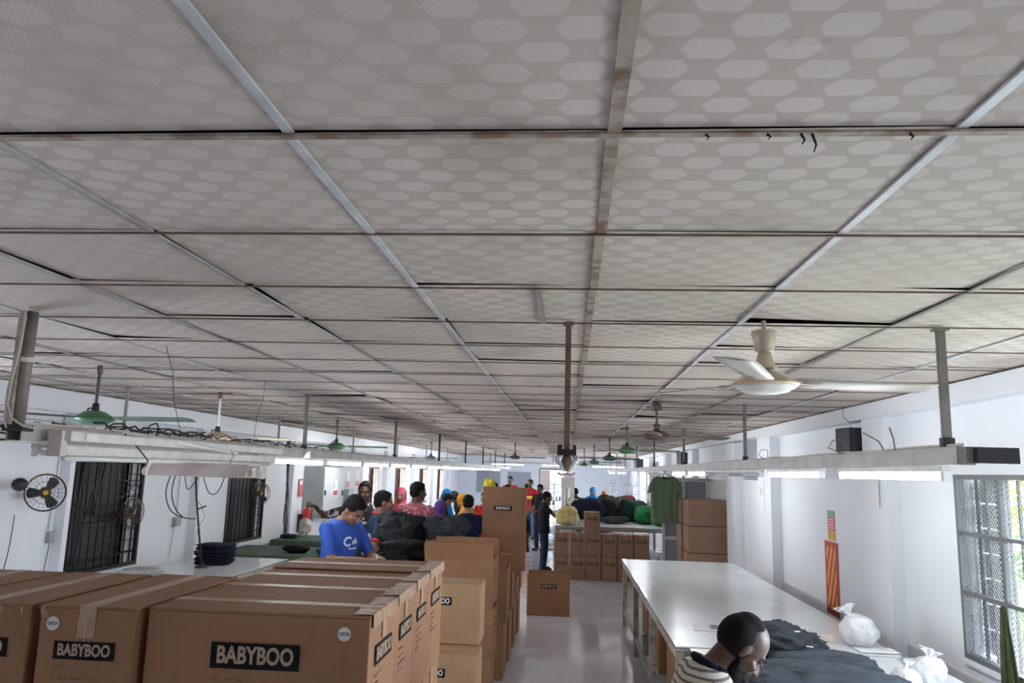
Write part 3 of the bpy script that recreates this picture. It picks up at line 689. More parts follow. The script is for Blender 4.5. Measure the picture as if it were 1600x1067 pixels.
# ------------------------------------------------------------------ cartons
def carton(x0, x1, y0, y1, z0, z1, label, group=None, prints=('-y',), opened=False, mt=None, sticker=None, rot=0, small=True, tape=True, seed=0, flaps=None, lsize=None, po=False, tilt=None):
    mt = mt or M_CARD; w, d, h = x1-x0, y1-y0, z1-z0; rnd = random.Random(seed*13+int(x0*100)+int(y0*77))
    t = thing('carton', label, 'box', ((x0+x1)/2, (y0+y1)/2, z0), rot, group)
    a, b = w/2-.003, d/2-.003; th = .005
    if not opened:
        m = MB(); m.box(-a, a, -b, b, .001, h-.008); m.build('body', mt, t, bevel=.004)
        g = .0015
        if w >= d:
            fl = [(-a-.001, a+.001, -b-.001, -g), (-a-.001, a+.001, g, b+.001)]
        else: fl = [(-a-.001, -g, -b-.001, b+.001), (g, a+.001, -b-.001, b+.001)]
        for f in fl:
            M_ = Matrix.Translation((0, 0, 0))
            MB().box(*f, h-.008, h-.002).build('flap', mt, t, bevel=.002)
        if tape:
            m = MB(); q = .024
            if w >= d:
                m.box(-a-.003, a+.003, -q, q, h-.002, h-.0012)
                for s in (-1, 1): m.box(min(s*(a+.003), s*(a+.0022)), max(s*(a+.003), s*(a+.0022)), -q, q, h-.085, h-.0015)
            else:
                m.box(-q, q, -b-.003, b+.003, h-.002, h-.0012)
                for s in (-1, 1): m.box(-q, q, min(s*(b+.003), s*(b+.0022)), max(s*(b+.003), s*(b+.0022)), h-.085, h-.0015)
            m.build('tape', M_TAPE, t)
    else:
        m = MB()
        m.box(-a, a, -b, -b+th, 0, h); m.box(-a, a, b-th, b, 0, h); m.box(-a, -a+th, -b+th, b-th, 0, h); m.box(a-th, a, -b+th, b-th, 0, h); m.box(-a, a, -b, b, 0, .004)
        m.build('body', mt, t)
        m = MB(); m.box(-a, a, -b-.0005, -b+th, h, h+.001); m.box(-a, a, b-th, b, h, h+.001); m.build('cut_edge', M_FLUTE, t)
        fl = flaps or {}
        for side, (ang, ln) in fl.items():
            ang = radians(ang)
            if side in '+-x' and 'x' in side:
                s = 1 if side == '+x' else -1; P0 = Vector((s*a, 0, h)); U_ = Vector((0, 1, 0)); half = b; D = Vector((s*sin(ang), 0, cos(ang)))
            else:
                s = 1 if side == '+y' else -1; P0 = Vector((0, s*b, h)); U_ = Vector((1, 0, 0)); half = a; D = Vector((0, s*sin(ang), cos(ang)))
            N = U_.cross(D)*.0025; rag = [rnd.uniform(-.012, .006) for _ in range(7)]
            vs = []; n = 6
            for q in range(n+1):
                u = -half+2*half*q/n
                bow = D.cross(U_)*(.015*sin(pi*q/n)*rnd.uniform(.4, 1))
                vs += [P0+U_*u+N, P0+U_*u-N, P0+U_*u+D*(ln+rag[q])+bow-N, P0+U_*u+D*(ln+rag[q])+bow+N]
            fs = []
            for q in range(n):
                for c in range(4): fs.append((q*4+c, q*4+(c+1) % 4, q*4+4+(c+1) % 4, q*4+4+c))
            fs += [(0, 3, 2, 1), (n*4, n*4+1, n*4+2, n*4+3)]
            MB().add(vs, fs).build('flap', mt, t)
    for f in prints:
        L = (w if f in ('-y', '+y') else d); pw = min(.20, L*.62) if (lsize is None or (f == '+x' and L < .4)) else lsize; ph = pw*.27; zc = h*.70
        if f == '-y': o = Vector((0, -b-.0035, zc)); m = MB().box(-pw/2, pw/2, -.0004, .0004, -ph/2, ph/2)
        else: o = Vector((a+.0035, 0, zc)); m = MB().box(-.0004, .0004, -pw/2, pw/2, -ph/2, ph/2)
        pl = m.build('print_panel', M_BLACKINK, t, loc=o)
        off = Vector((0, -.0012, 0)) if f == '-y' else Vector((.0012, 0, 0))
        text('BABYBOO', ph*.92, M_TANINK if mt != M_CARD2 else M_PAPER, pl, off, f, .76, bold=.03)
        if small:
            m = MB()
            for r in range(4):
                z = -ph/2-.028-.022*r; x = -pw/2
                for _ in range(rnd.randint(2, 4)):
                    l = rnd.uniform(.012, .035)
                    if po and r == 0: break
                    if f == '-y': m.box(x, x+l, -.0004, .0004, z-.0022, z+.0022)
                    else: m.box(-.0004, .0004, x, x+l, z-.0022, z+.0022)
                    x += l+.012
                    if x > pw/2-.03: break
            m.build('small_print', M_RUST, pl)
            if po: text('PO #', .017, M_RUST, pl, Vector((-pw/2+.03, -.0006, -ph/2-.022)), f, .9, bold=0)
    if sticker:
        sx_, s_ = sticker
        m = MB(); Mx = Matrix.Rotation(pi/2, 4, 'X'); m.lathe([(.0185, -.0003), (.0185, .0005)], n=28, M=Mx)
        st = m.build('sticker', M_STICK, t, loc=(sx_, -b-.0035, h-.05)); text(s_, .0135, M_BLACKINK, st, (0, -.0012, 0), '-y', .95, bold=0)
    return t

H4 = .395
ROWS = [(2.155, 2.485, 'front'), (2.495, 2.80, 'second'), (2.812, 3.085, 'third'), (3.10, 3.46, 'rear')]
LV = ['bottom', 'second', 'third', 'top']
for r, (ya, yb, nm) in enumerate(ROWS):
    for L in range(4):
        dz = [0, -.003, -.006, .0][r] if L == 3 else -.004
        x0, x1 = -1.165+r*-.004, -.530-.004*r
        if L < 3: x0, x1 = x0+random.uniform(-.004, .003), x1-random.uniform(.0, .006)
        z0 = L*H4
        lab = 'long brown carton, %s layer of the %s row in the foreground carton block' % (LV[L], nm)
        if L == 3: lab = {'front': 'large brown carton with a round sticker at the front centre, facing the camera', 'second': 'taped brown carton directly behind the front centre one, top layer', 'third': 'brown carton with glossy crumpled tape, third back in the foreground block, top layer', 'rear': 'rearmost brown carton of the foreground block, top layer, nearest the black garments'}[nm]
        c = carton(x0, x1, ya, yb, z0, z0+H4+(dz if L == 3 else 0), lab, 'foreground cartons' if L < 3 else None, ('-y', '+x') if r == 0 else ('+x',), sticker=(.245, 'OCO') if (r == 0 and L == 3) else None, small=L == 3, seed=r+L, lsize=.25 if r == 0 and L == 3 else None)
# crumpled shiny tape over the right shoulders of the top cartons
for r, (ya, yb, nm) in enumerate(ROWS):
    rn = random.Random(r+40); m = MB(); n = 14; vs = []; fs = []
    for i in range(n+1):
        y = ya+.012+(yb-ya-.024)*i/n
        for q, (dx, dz) in enumerate(((-.058+.004*sin(i*.9), .0008), (-.035, .001), (-.02, .0012), (.0035, .0008), (.0045, -.02), (.0045, -.034-.003*sin(i*.8+r)))):
            jz = .0035*noise.noise(Vector((i*.9, q*1.1, r))); vs.append((-.530-.004*r+dx, y, 1.58+dz+(abs(jz) if q < 4 else 0)))
    for i in range(n):
        for q in range(5): a = i*6+q; fs.append((a, a+1, a+7, a+6))
    m.add(vs, fs); o = m.build('tape_strip', M_TAPE); s = o.modifiers.new('t', 'SOLIDIFY'); s.thickness = .0006
    par = [c for c in COL.objects if c.name.startswith('carton') and c.get('category') and abs(c.location.y-(ya+yb)/2) < .01 and abs(c.location.z-3*H4) < .01 and abs(c.location.x+.85) < .02][0]
    o.parent = par; o.location = -par.location
# left group
for ci, (x0, x1, ya, yb, nm) in enumerate(((-1.462, -1.180, 2.13, 2.79, 'left of centre'), (-1.785, -1.488, 2.13, 2.76, 'at the far left'), (-2.12, -1.80, 2.12, 2.75, 'beyond the left frame edge'))):
    for L in range(4):
        if ci == 2 and L < 3: pass
        if L == 3: lab = {0: 'brown carton with a round sticker and BABYBOO print, left of the front centre carton', 1: 'brown carton cut by the left frame edge, its top flap tape crumpled', 2: 'brown carton at the extreme left whose top alone shows'}[ci]
        else: lab = 'brown carton, %s layer of the column %s in the foreground' % (LV[L], nm)
        carton(x0, x1, ya, yb, L*H4, L*H4+H4, lab, None if L == 3 else 'foreground cartons', ('-y',), sticker=(-.098, 'OCO') if (ci == 0 and L == 3) else None, seed=ci*5+L, po=(ci == 0 and L == 3))
# crumpled tape on the front of the left cartons, its glints painted pale
def crumple(x, y, z, w, h, label_parent):
    rn = random.Random(int(x*1000)); m = MB()
    for q in range(5):
        a = x+rn.uniform(-w, w)*.5; m.tube([(a, y, z), (a+rn.uniform(-.01, .01), y-.001, z-h*.4), (a+rn.uniform(-.02, .02), y, z-h)], [.0009, .0012, .0004], 4)
    o = m.build('tape_crease_glint', mat('tape glint', (.60, .47, .37), .2), None); p = label_parent; o.parent = p; o.location = -p.location
top = {round(c.location.x, 2): c for c in COL.objects if c.get('category') == 'box' and abs(c.location.z-3*H4) < .01}
crumple(-1.32, 2.1295, 1.572, .035, .09, top[-1.32]); crumple(-1.45, 2.1295, 1.575, .03, .03, top[-1.32]); crumple(-1.56, 2.1295, 1.572, .10, .025, top[-1.64])

# middle column of cartons beside the aisle
carton(-1.20, -.59, 5.20, 5.5, 0, .40, 'pale brown closed carton on the floor under the two with BABYBOO print beside the aisle', None, ('-y',), mt=M_CARD2, seed=2)
carton(-1.19, -.575, 5.22, 5.55, .40, .795, 'pale closed BABYBOO carton, middle of the aisle stack just behind the foreground block', None, ('-y',), mt=M_CARD2, seed=3)
carton(-1.20, -.593, 5.50, 5.80, .797, 1.20, 'pale brown closed carton with BABYBOO print, topmost of the aisle stack behind the foreground block', None, ('-y',), mt=M_CARD2, seed=4)
carton(-1.25, -.64, 6.85, 7.2, 0, .40, 'open brown carton at the bottom of the aisle column under the wide open one', None, (), opened=True, seed=6, flaps={'+x': (35, .10)})
carton(-1.24, -.63, 6.86, 7.25, .402, .80, 'brown carton in the middle of the aisle column under the wide open one', None, ('+x',), opened=True, seed=7, flaps={'+x': (28, .12)}, lsize=.16)
carton(-1.255, -.645, 6.9, 7.45, .802, 1.205, 'wide open brown carton with raised flaps on top of the aisle column', None, ('+x',), opened=True, seed=8, flaps={'-y': (2, .155), '+y': (4, .15), '+x': (18, .15), '-x': (5, .12)}, lsize=.16)
yy = 7.75
for i, (zt, fl) in enumerate(((1.15, 14), (1.02, 24), (.86, 32), (.84, 20))):
    carton(-1.19, -.605, yy, yy+.42, .0, .52, 'open brown carton standing on the floor by the aisle, %s behind the tall column' % ['first', 'second', 'third', 'fourth'][i], None, (), opened=True, seed=20+i, flaps={'+x': (12+3*i, .12)})
    carton(-1.17, -.585, yy+.02, yy+.44, .525, zt-.12, 'open brown carton stacked up by the aisle, %s behind the tall column' % ['first', 'second', 'third', 'fourth'][i], None, (), opened=True, seed=30+i, flaps={'+x': (fl, .12), '-y': (3, .1), '-x': (8, .1)})
    yy += .72
# tall unfolded carton
t = thing('tall_carton', 'tall unfolded cardboard carton standing upright above the open cartons, printed BABYBOO', 'box', (-.67, 8.27, .95), radians(2))
m = MB(); m.box(-.235, .225, -.01, .0, 0, .86); m.box(-.235, -.229, 0, .28, 0, .84); m.box(.219, .225, 0, .28, 0, .85); m.box(-.22, .21, .27, .28, 0, .80)
m.build('body', M_CARD, t)
MB().box(-.235, .225, -.0095, -.001, .86, .862).build('cut_edge', M_FLUTE, t)
pl = MB().box(-.095, .095, -.0005, .0005, -.024, .024).build('print_panel', M_BLACKINK, t, loc=(-.02, -.012, .64)); text('BABYBOO', .04, M_PAPER, pl, (0, -.0015, 0), '-y', .82)
m = MB()
for r in range(3): m.box(-.09, .09-.03*r, -.0005, .0005, -.045-.022*r, -.041-.022*r)
m.build('small_print', M_RUST, pl)
tag(MB().box(-.2, .2, -.12, .12, 0, .004).build('cardboard_sheet', M_CARD, None, loc=(-.75, 7.9, 1.16)), 'loose cardboard flap lying on the open cartons by the tall one', 'cardboard')
carton(-.565, .04, 11.2, 11.6, 0, .57, 'open brown carton standing alone at the end of the aisle', None, ('-y',), opened=True, seed=44, lsize=.22)
# rows of small cartons in front of the far table
for L in range(2):
    for i in range(6):
        x0 = -.262+.3*i
        carton(x0, x0+.292, 15.0+.01*(i % 2), 15.45, L*.425, L*.425+.425, 'small reddish carton in the %s row before the far table, %s from the left' % (('lower', 'upper')[L], ('first', 'second', 'third', 'fourth', 'fifth', 'sixth')[i]), 'cartons before the far table', ('-y',), mt=M_CARDR, small=False, seed=i+50, lsize=.19)
carton(.30, .60, 14.98, 15.42, .852, 1.25, 'single small carton standing on top of the double row before the far table', None, ('-y',), mt=M_CARDR, small=False, lsize=.19)
# big carton stack by the right wall
for L in range(4):
    carton(1.86, 2.50-.012*(L % 2), 12.4, 13.0, L*.405, L*.405+.40, 'large plain reddish carton by the right wall doorway, %s of the front stack of four' % (('lowest', 'second', 'third', 'topmost')[L]), 'tall carton stack by the right wall', (), mt=M_CARDR, small=False)
for L in range(4):
    carton(1.84, 2.40, 13.05, 13.6, L*.405, L*.405+.40, 'large reddish carton hidden behind the tall stack by the right wall, %s one' % (('lowest', 'second', 'third', 'topmost')[L]), 'rear carton stack by the right wall', (), mt=M_CARDR, small=False)

# ------------------------------------------------------------------ tables
def table(x0, x1, y0, y1, z, label, top=M_TABLE, leg=M_WOODP, cover=False, th=.03, step=1.7, group=None, lw=.028, rail_=True):
    t = thing('work_table', label, 'table', ((x0+x1)/2, (y0+y1)/2, 0), 0, group); a, b = (x1-x0)/2, (y1-y0)/2
    MB().box(-a, a, -b, b, z-th, z).build('tabletop', top, t, bevel=.004)
    MB().box(-a-.002, a+.002, -b-.002, b+.002, z-th*.7, z-th*.25).build('edge_band', M_POLE if not cover else M_GREENT, t)
    n = max(1, round((2*b)/step))
    for i in range(n+1):
        y = -b+.05+(2*b-.1)*i/n
        for x in (-a+.035, a-.035): MB().box(x-lw, x+lw, y-lw, y+lw, 0, z-th).build('leg', leg, t, bevel=.003)
        MB().box(-a+.06, a-.06, y-.02, y+.02, z-th-.05, z-th-.001).build('cross_bar', leg, t)
    if rail_:
        for x in (-a+.035, a-.035): MB().box(x-.012, x+.012, -b+.05, b-.05, .16, .20).build('stretcher', leg, t)
        MB().box(-a+.05, a-.05, -b+.03, b-.03, .20, .215).build('shelf', M_LGREY, t)
    for x in (-a+.01, a-.01): MB().box(x-.008, x+.008, -b+.02, b-.02, z-th-.05, z-th).build('apron', leg, t)
    if cover:
        m = MB()
        n2 = 30
        for (axis, sgn) in (('y', -1), ('x', 1), ('x', -1)):
            vs = []; fs = []
            for i in range(n2+1):
                u = -1+2*i/n2
                for q in range(4):
                    d = .004+.012*q*.33*(1+sin(i*1.7+(0 if axis == "y" else 2))); zz = z+.003-q*.075
                    vs.append((u*a, sgn*(b+d), zz) if axis == 'y' else (sgn*(a+d), u*b, zz))
            for i in range(n2):
                for q in range(3): k_ = i*4+q; fs.append((k_, k_+1, k_+5, k_+4))
            m.add(vs, fs)
        c = m.build('cover_skirt', M_GREENT, t, True); s = c.modifiers.new('s', 'SOLIDIFY'); s.thickness = .002
    return t
table(.73, 2.20, 5.50, 10.80, .85, 'long white cutting table along the right wall, further of the two')
table(.82, 2.30, 2.2, 5.48, .845, 'white cutting table nearest the camera where the bearded man works')
table(-.26, 2.10, 15.55, 19.2, .95, 'far white table behind the double row of small cartons', leg=M_METAL, rail_=True, th=.04)
table(-4.45, -3.40, 6.9, 9.45, .85, 'pale table on the left holding the folded navy clothes')
table(-4.5, -2.85, 9.75, 10.9, .85, 'dark green covered table on the left, nearer one', top=M_GREENT, cover=True)
table(-4.5, -3.08, 11.7, 12.75, .85, 'dark green covered table on the left, further one', top=M_GREENT, cover=True)
table(-1.84, -1.27, 6.95, 8.25, .85, 'white table under the heap of black garments', )
table(-2.40, -1.80, 12.75, 13.65, .86, 'white work table where the women in headscarves sit')
table(-3.9, -2.3, 17.5, 24, .86, 'long white table deep on the left by the brown shuttered windows', step=3)
table(-.9, 1.9, 23.0, 26, .88, 'white table far back before the end wall', leg=M_METAL)

# ------------------------------------------------------------------ cloth heaps
def lump(name, loc, size, mt, label, cat, group=None, seed=0, folds=.16, nf=5, rz=0, kind=None, flat=.55, res=40, top=1.0):
    sx, sy, sz = size; m = MB(); rnd = random.Random(seed); off = Vector((seed*3.1, seed*1.7, seed*.9))
    def fn(v):
        p = 2.5
        l = (abs(v.x)**p+abs(v.y)**p+abs(v.z)**p)**(1/p); w = v/l
        n = noise.noise(w*1.3+off)*folds*1.3
        r = 1-abs(noise.noise(Vector((w.x*nf*.8, w.y*nf*.8, w.z*nf*1.3))+off*2)); n += (r-.8)*folds*1.1
        r = 1-abs(noise.noise(Vector((w.x*nf*2.2, w.y*nf*1.6, w.z*nf*2))+off*3)); n += (r-.8)*folds*.5
        r = 1-abs(noise.noise(Vector((w.x*nf*4+w.z*3, w.y*nf*2.2, w.z*nf*3))+off*4)); n += (r-.8)*folds*.28
        return w*(1+n)
    m.ell((0, 0, 0), (sx/2, sy/2, sz/2), nu=res, nv=res*2//3, fn=fn)
    m.v = [(x, y, max(z, -sz*.46)) for x, y, z in m.v]
    o = m.build(name, mt, None, True, loc=(loc[0], loc[1], loc[2]+sz*.46), rotz=rz)
    return tag(o, label, cat, group, kind)
def stack(x, y, z, w, d, n, mt, label, seed=0, h=.028, rz=0, group=None):
    rnd = random.Random(seed); t = thing('folded_clothes', label, 'clothes', (x, y, z), rz, group)
    for i in range(n):
        ww = w*rnd.uniform(.86, 1.04); dd = d*rnd.uniform(.9, 1.05); ox, oy = rnd.uniform(-.012, .012), rnd.uniform(-.012, .012)
        m = MB(); 
        m.ell((ox, oy, h*(i+.5)), (ww/2, dd/2, h*.62), nu=28, nv=12, fn=lambda v, i=i: (lambda w_: w_*(1+.16*noise.noise(w_*1.8+Vector((i*4, seed, 0)))))(v/((abs(v.x)**4+abs(v.y)**4+abs(v.z)**4)**.25)))
        m.build('folded_garment', mt, t, True)
    return t
stack(-4.0, 8.75, .85, .42, .34, 7, M_NAVYC, 'folded navy clothes stacked on the pale table by the left wall', 3, .032)
lump('crumpled_cloth', (-3.55, 10.15, .852), (.34, .22, .11), M_BLKC, 'small black crumpled cloth on the nearer green table', 'clothes', seed=5)
lump('crumpled_cloth', (-3.05, 10.0, .852), (.36, .25, .10), M_TEALC, 'teal crumpled cloth at the right end of the nearer green table', 'clothes', seed=6)
lump('crumpled_cloth', (-4.35, 12.05, .852), (.25, .2, .07), M_DGRN, 'dark green crumpled cloth on the left end of the further green table', 'clothes', seed=61)
lump('crumpled_cloth', (-3.1, 12.1, .852), (.40, .16, .04), M_WHTC, 'flat pale cloth on the right end of the further green table', 'clothes', seed=7)
lump('crumpled_cloth', (-4.35, 7.9, .852), (.38, .3, .05), M_WHTC, 'flat off white cloth on the pale table by the left wall', 'clothes', seed=8, folds=.08)
lump('crumpled_cloth', (-1.97, 3.7, 1.0), (.26, .12, .40), M_TEALC, 'teal cloth peeping out behind the foreground cartons on the left', 'clothes', seed=9)
carton(-2.12, -1.80, 3.5, 3.9, .0, .998, 'brown carton behind the foreground block carrying the teal cloth', None, (), seed=91)
# heap of black garments
HP = [(-1.56, 7.25, .852, .54, .46, .36, M_CHAR, 'charcoal garment bundle bottom front in the black heap'), (-1.42, 7.78, .852, .50, .5, .38, M_BLKC, 'black garment bundle bottom rear in the heap beside the open carton'),
      (-1.66, 7.85, 1.17, .48, .44, .38, M_BLKC, 'large square black garment bundle on top of the heap, left one'), (-1.24, 7.88, 1.20, .46, .44, .32, M_CHAR, 'charcoal garment bundle on top of the heap, right one'),
      (-1.78, 7.04, .852, .30, .26, .30, M_CHAR, 'charcoal garment under the hands of the man in the blue t-shirt'), (-1.50, 7.20, 1.17, .46, .26, .16, M_BLKC, 'crumpled black garment lying at the front of the black heap')]
for i, h in enumerate(HP): lump('garment_bundle', h[:3], h[3:6], h[6], h[7], 'clothes', 'black garment heap', seed=20+i, folds=.28, nf=4, rz=.1*i, res=64)
# slate garments on the near right table
lump('garment', (1.36, 5.35, .852), (.46, .60, .21), M_CHAR, 'crumpled charcoal trousers with white tags on the table right of the bearded man', 'clothes', seed=31, folds=.26, nf=4, rz=.3, res=60)
lump('garment', (1.52, 4.92, .848), (.62, .36, .13), M_SLATE, 'slate grey garment spread behind the front one on the near table', 'clothes', seed=32, folds=.16, nf=4, rz=-.25, res=54)
lump('garment', (1.38, 4.42, .848), (.86, .50, .16), M_SLATE, 'large slate grey garment nearest the camera on the near table', 'clothes', seed=34, folds=.16, nf=4, rz=-.2, res=60)
for (x, y, z, r, l) in ((1.44, 5.17, 1.035, .3, 'white rectangular tag on the charcoal trousers'), (1.46, 4.98, .985, -.5, 'small white round tag at the front of the charcoal trousers')):
    tag(MB().box(-.018, .018, -.01, .01, 0, .004).build('tag', M_PAPER, None, loc=(x, y, z), rotz=r), l, 'tag')
def bag(loc, r, label, seed, inner):
    t = thing('plastic_bag', label, 'bag', loc)
    off = Vector((seed, 0, 0)); sph = lambda v: v*(1+.16*noise.noise(v*2+off)+.10*(.5-abs(noise.noise(v*6+off))))
    m = MB(); m.ell((0, 0, r*.80), (r, r*.9, r*.85), nu=36, nv=24, fn=sph); m.build('bag_body', M_PLAST2, t, True)
    m = MB(); rr = []
    ax = Vector((-.45 if r > .1 else .25, .1, 1)).normalized(); u1 = ax.cross(Vector((0, 1, 0))).normalized(); u2 = ax.cross(u1)
    b0 = Vector((-r*.35 if r > .1 else 0, 0, r*1.35))
    for q, (t_, w_) in enumerate(((0, .55), (.18, .30), (.34, .13), (.46, .20), (.62, .42), (.74, .55))):
        ring = []
        for i in range(30):
            a = 2*pi*i/30; k_ = w_*r*(1+.32*sin(5*a+seed+q*.5)+.15*sin(11*a+q))
            ring.append(b0+ax*(t_*r*1.1+(.10*r*sin(3*a+seed) if q == 5 else 0))+u1*k_*cos(a)+u2*k_*sin(a)*.55)
        rr.append(ring)
    m.loft(rr); m.build('bag_neck', M_PLAST2, t, True)
    m = MB(); m.ell((.0, -.0, r*.75), (r*.55, r*.5, r*.45), nu=20, nv=14, fn=sph); m.build('contents', inner, t, True)
bag((2.02, 5.75, .852), .125, 'knotted milky plastic bag on the corner of the further white table', 2, M_WHTC)
bag((2.05, 4.78, .848), .09, 'small plastic bag with grey bits lower right on the near table', 4, M_SLATE)
bag((1.86, 4.62, .848), .075, 'crumpled plastic bag beside the slate garment at the bottom right edge of the photo', 7, M_SLATE)
bag((2.16, 4.95, .848), .07, 'small tied plastic bag furthest right on the near table', 9, M_WHTC)
m = MB(); m.box(-.17, .17, -.07, .10, 0, .008)
tag(m.build('cardboard_sheet', mat('pale cream card', (.72, .66, .52), .7), None, loc=(1.74, 5.95, .852), rotz=-.1), 'pale cream cardboard sheet on the white table left of the knotted plastic bag', 'cardboard')
m = MB(); n = 14
vs = [(-.13+.26*i/n, -.09+.18*j/6, .004+.008*abs(noise.noise(Vector((i*.5, j*.6, 2))))) for j in range(7) for i in range(n+1)]
fs = [(j*(n+1)+i, j*(n+1)+i+1, (j+1)*(n+1)+i+1, (j+1)*(n+1)+i) for j in range(6) for i in range(n)]
m.add(vs, fs); o = m.build('paper_sheet', M_PAPER, None, True, loc=(2.08, 5.62, .852)); s = o.modifiers.new('s', 'SOLIDIFY'); s.thickness = .0012
tag(o, 'crumpled white paper sheet under the knotted plastic bag', 'paper')
tag(MB().box(-.13, .13, -.10, .10, 0, .003).build('paper_sheet', M_PAPER, None, loc=(1.08, 6.15, .852), rotz=-.1), 'white paper sheets on the white table behind the bearded man', 'paper')
t = thing('calculator', 'grey desk calculator on the papers behind the bearded man', 'calculator', (1.17, 6.15, .856), -.1)
MB().box(-.09, .09, -.05, .05, 0, .018).build('body', mat('grey plastic', (.25, .26, .28), .5), t, bevel=.003)
MB().box(-.08, -.02, -.045, -.02, .018, .021).build('display', M_BLACK, t)
m = MB()
for i in range(6):
    for j in range(3): m.box(-.08+i*.027, -.08+i*.027+.019, -.012+j*.019, -.012+j*.019+.013, .018, .022)
m.build('keypad', M_LGREY, t)
# round plate like object beside the man's face
t = tag(MB().lathe([(.0, 0), (.05, .0), (.058, .006), (.054, .012), (.02, .016), (.0, .017)], n=28).build('plastic_disc', mat('pale grey plastic', (.6, .6, .58), .3), None, True, loc=(1.22, 5.12, 1.0)), 'round pale plastic disc on the charcoal trousers by the bearded man face', 'disc')
t.rotation_euler = (.25, .1, 0)

# items under the white table
carton(.86, 1.2, 8.7, 9.3, .217, .63, 'brown carton on the shelf under the far end of the white table', None, (), small=False)
carton(.83, 1.15, 7.4, 7.9, .217, .62, 'brown carton on the shelf in the middle of the white table', None, (), small=False)
carton(.84, 1.3, 6.2, 6.9, .217, .60, 'brown carton on the shelf under the near end of the further white table', None, (), small=False, mt=M_CARD)
carton(.93, 1.3, 5.6, 6.1, .217, .55, 'brown carton under the white cloth at the table end', None, (), small=False, mt=M_CARD2)
carton(.90, 1.35, 4.75, 5.35, .217, .52, 'brown carton under the near cutting table by the bearded man', None, (), small=False, mt=M_CARD2)
lump('hanging_cloth', (1.04, 6.05, .552), (.40, .50, .19), M_WHTC, 'off white cloth bundle stuffed on the shelf under the white table', 'clothes', seed=41, res=50)
lump('hanging_cloth', (1.0, 5.30, .522), (.30, .34, .20), M_WHTC, 'off white cloth spilling out under the gap between the two white tables', 'clothes', seed=42, res=50)
t = thing('tin_bucket', 'dull grey tin bucket on the shelf under the white table', 'bucket', (.82, 8.15, .215))
MB().lathe([(.055, 0), (.07, .16), (.073, .165), (.07, .17), (.06, .17), (.05, .01)], n=24).build('pail', M_METAL, t, True)
MB().tube([(-.07, 0, .15), (-.05, 0, .2), (0, 0, .225), (.05, 0, .2), (.07, 0, .15)], .003, 6).build('handle', M_METAL, t, True)
tag(MB().box(-.16, .16, -.01, .01, 0, .6).build('plywood_board', M_WOODP, None, loc=(1.0, 9.6, .217), rotz=1.3), 'brown plywood board standing under the far end of the white table', 'board')

# far table loads
lump('fabric_pile', (-.02, 15.85, .952), (.46, .34, .36), M_YELC, 'pale yellow fabric heap on the far white table by the boy in black', 'fabric', seed=50)
lump('fabric_pile', (.12, 15.7, .952), (.12, .16, .16), M_WHTC, 'small white cloth in front of the yellow fabric on the far table', 'fabric', seed=51)
FP = [(.45, 17.6, .7, .7, .50, M_NAVYC, 'navy fabric heap left in the dark pile on the far table'), (.95, 17.9, .7, .8, .55, M_BLKC, 'black fabric heap in the middle of the dark pile'), (1.42, 17.7, .6, .8, .50, M_DGRN, 'dark green fabric heap right in the dark pile'), (.95, 16.6, .6, .4, .16, M_CHAR, 'low charcoal fabric heap at the front of the dark pile'), (1.62, 16.9, .42, .8, .38, M_GRNC, 'bright green fabric heap left of the hanging t-shirt'), (1.9, 16.3, .38, .5, .40, M_GRNC, 'dark bright-green folded fabric just left of the hanging t-shirt')]
for i, p in enumerate(FP): lump('fabric_pile', (p[0], p[1], .952), p[2:5], p[5], p[6], 'fabric', 'fabric heaps on the far table', seed=60+i, folds=.2)
lump('fabric_pile', (1.35, 18.3, 1.30), (.40, .4, .20), fabric('dark red cloth', (.16, .02, .03)), 'dark red cloth on top of the dark fabric pile', 'fabric', seed=69)
tag(MB().box(-.2, .2, -.1, .1, 0, .006).build('cardboard_sheet', mat('buff card', (.55, .48, .36), .7), None, loc=(1.25, 16.0, .952)), 'buff card lying on the far white table', 'cardboard')
for i in range(7):
    tag(MB().lathe([(.035, 0), (.02, .14), (.012, .15)], n=12).build('thread_cone', M_WHTC, None, True, loc=(.75+.18*i, 16.2+.05*(i % 2), .217+.0)), 'thread cone on the lower shelf of the far table', 'thread', 'thread cones on the lower shelf')
def white_stand(x, y):
    t = thing('column_stand', 'white two legged machine column behind the yellow fabric', 'machine', (x, y, 0))
    MB().box(-.16, -.04, -.05, .05, 0, 1.83).build('upright', M_WHITE, t, bevel=.01); MB().box(.05, .16, -.05, .05, 0, 1.83).build('upright', M_WHITE, t, bevel=.01)
    MB().box(-.17, .17, -.06, .06, 1.6, 1.86).build('head', M_WHITE, t, bevel=.01); MB().box(-.35, .35, -.25, .25, 0, .06).build('base', M_LGREY, t)
    MB().lathe([(.10, 0), (.11, .01), (.10, .06), (.02, .07)], (0, 0, 1.86), n=20).build('cap', M_PAPER, t, True)
white_stand(-.02, 19.6)
def thread_rack(x, y, label, s=1, seed=0):
    t = thing('thread_stand', label, 'thread stand', (x, y, 0)); rnd = random.Random(seed)
    MB().tube([(0, 0, .03), (0, 0, 1.75*s)], .012, 8).build('post', M_METAL, t)
    MB().box(-.2, .2, -.15, .15, 0, .03).build('base', M_METAL, t)
    for z in (1.25, 1.5, 1.72):
        m = MB()
        for q in range(4):
            a = q*pi/2+.4; m.tube([(0, 0, z*s), (.17*cos(a), .17*sin(a), z*s+.01), (.17*cos(a), .17*sin(a), z*s+.09)], .006, 5)
        m.build('arm', M_METAL if z < 1.7 else M_POLE, t)
    for q in range(4):
        a = q*pi/2+.4; MB().lathe([(.035, 0), (.018, .12), (.01, .125)], (.17*cos(a), .17*sin(a), 1.265*s), n=10).build('cone', M_WHTC if q % 2 else M_POLE, t, True)
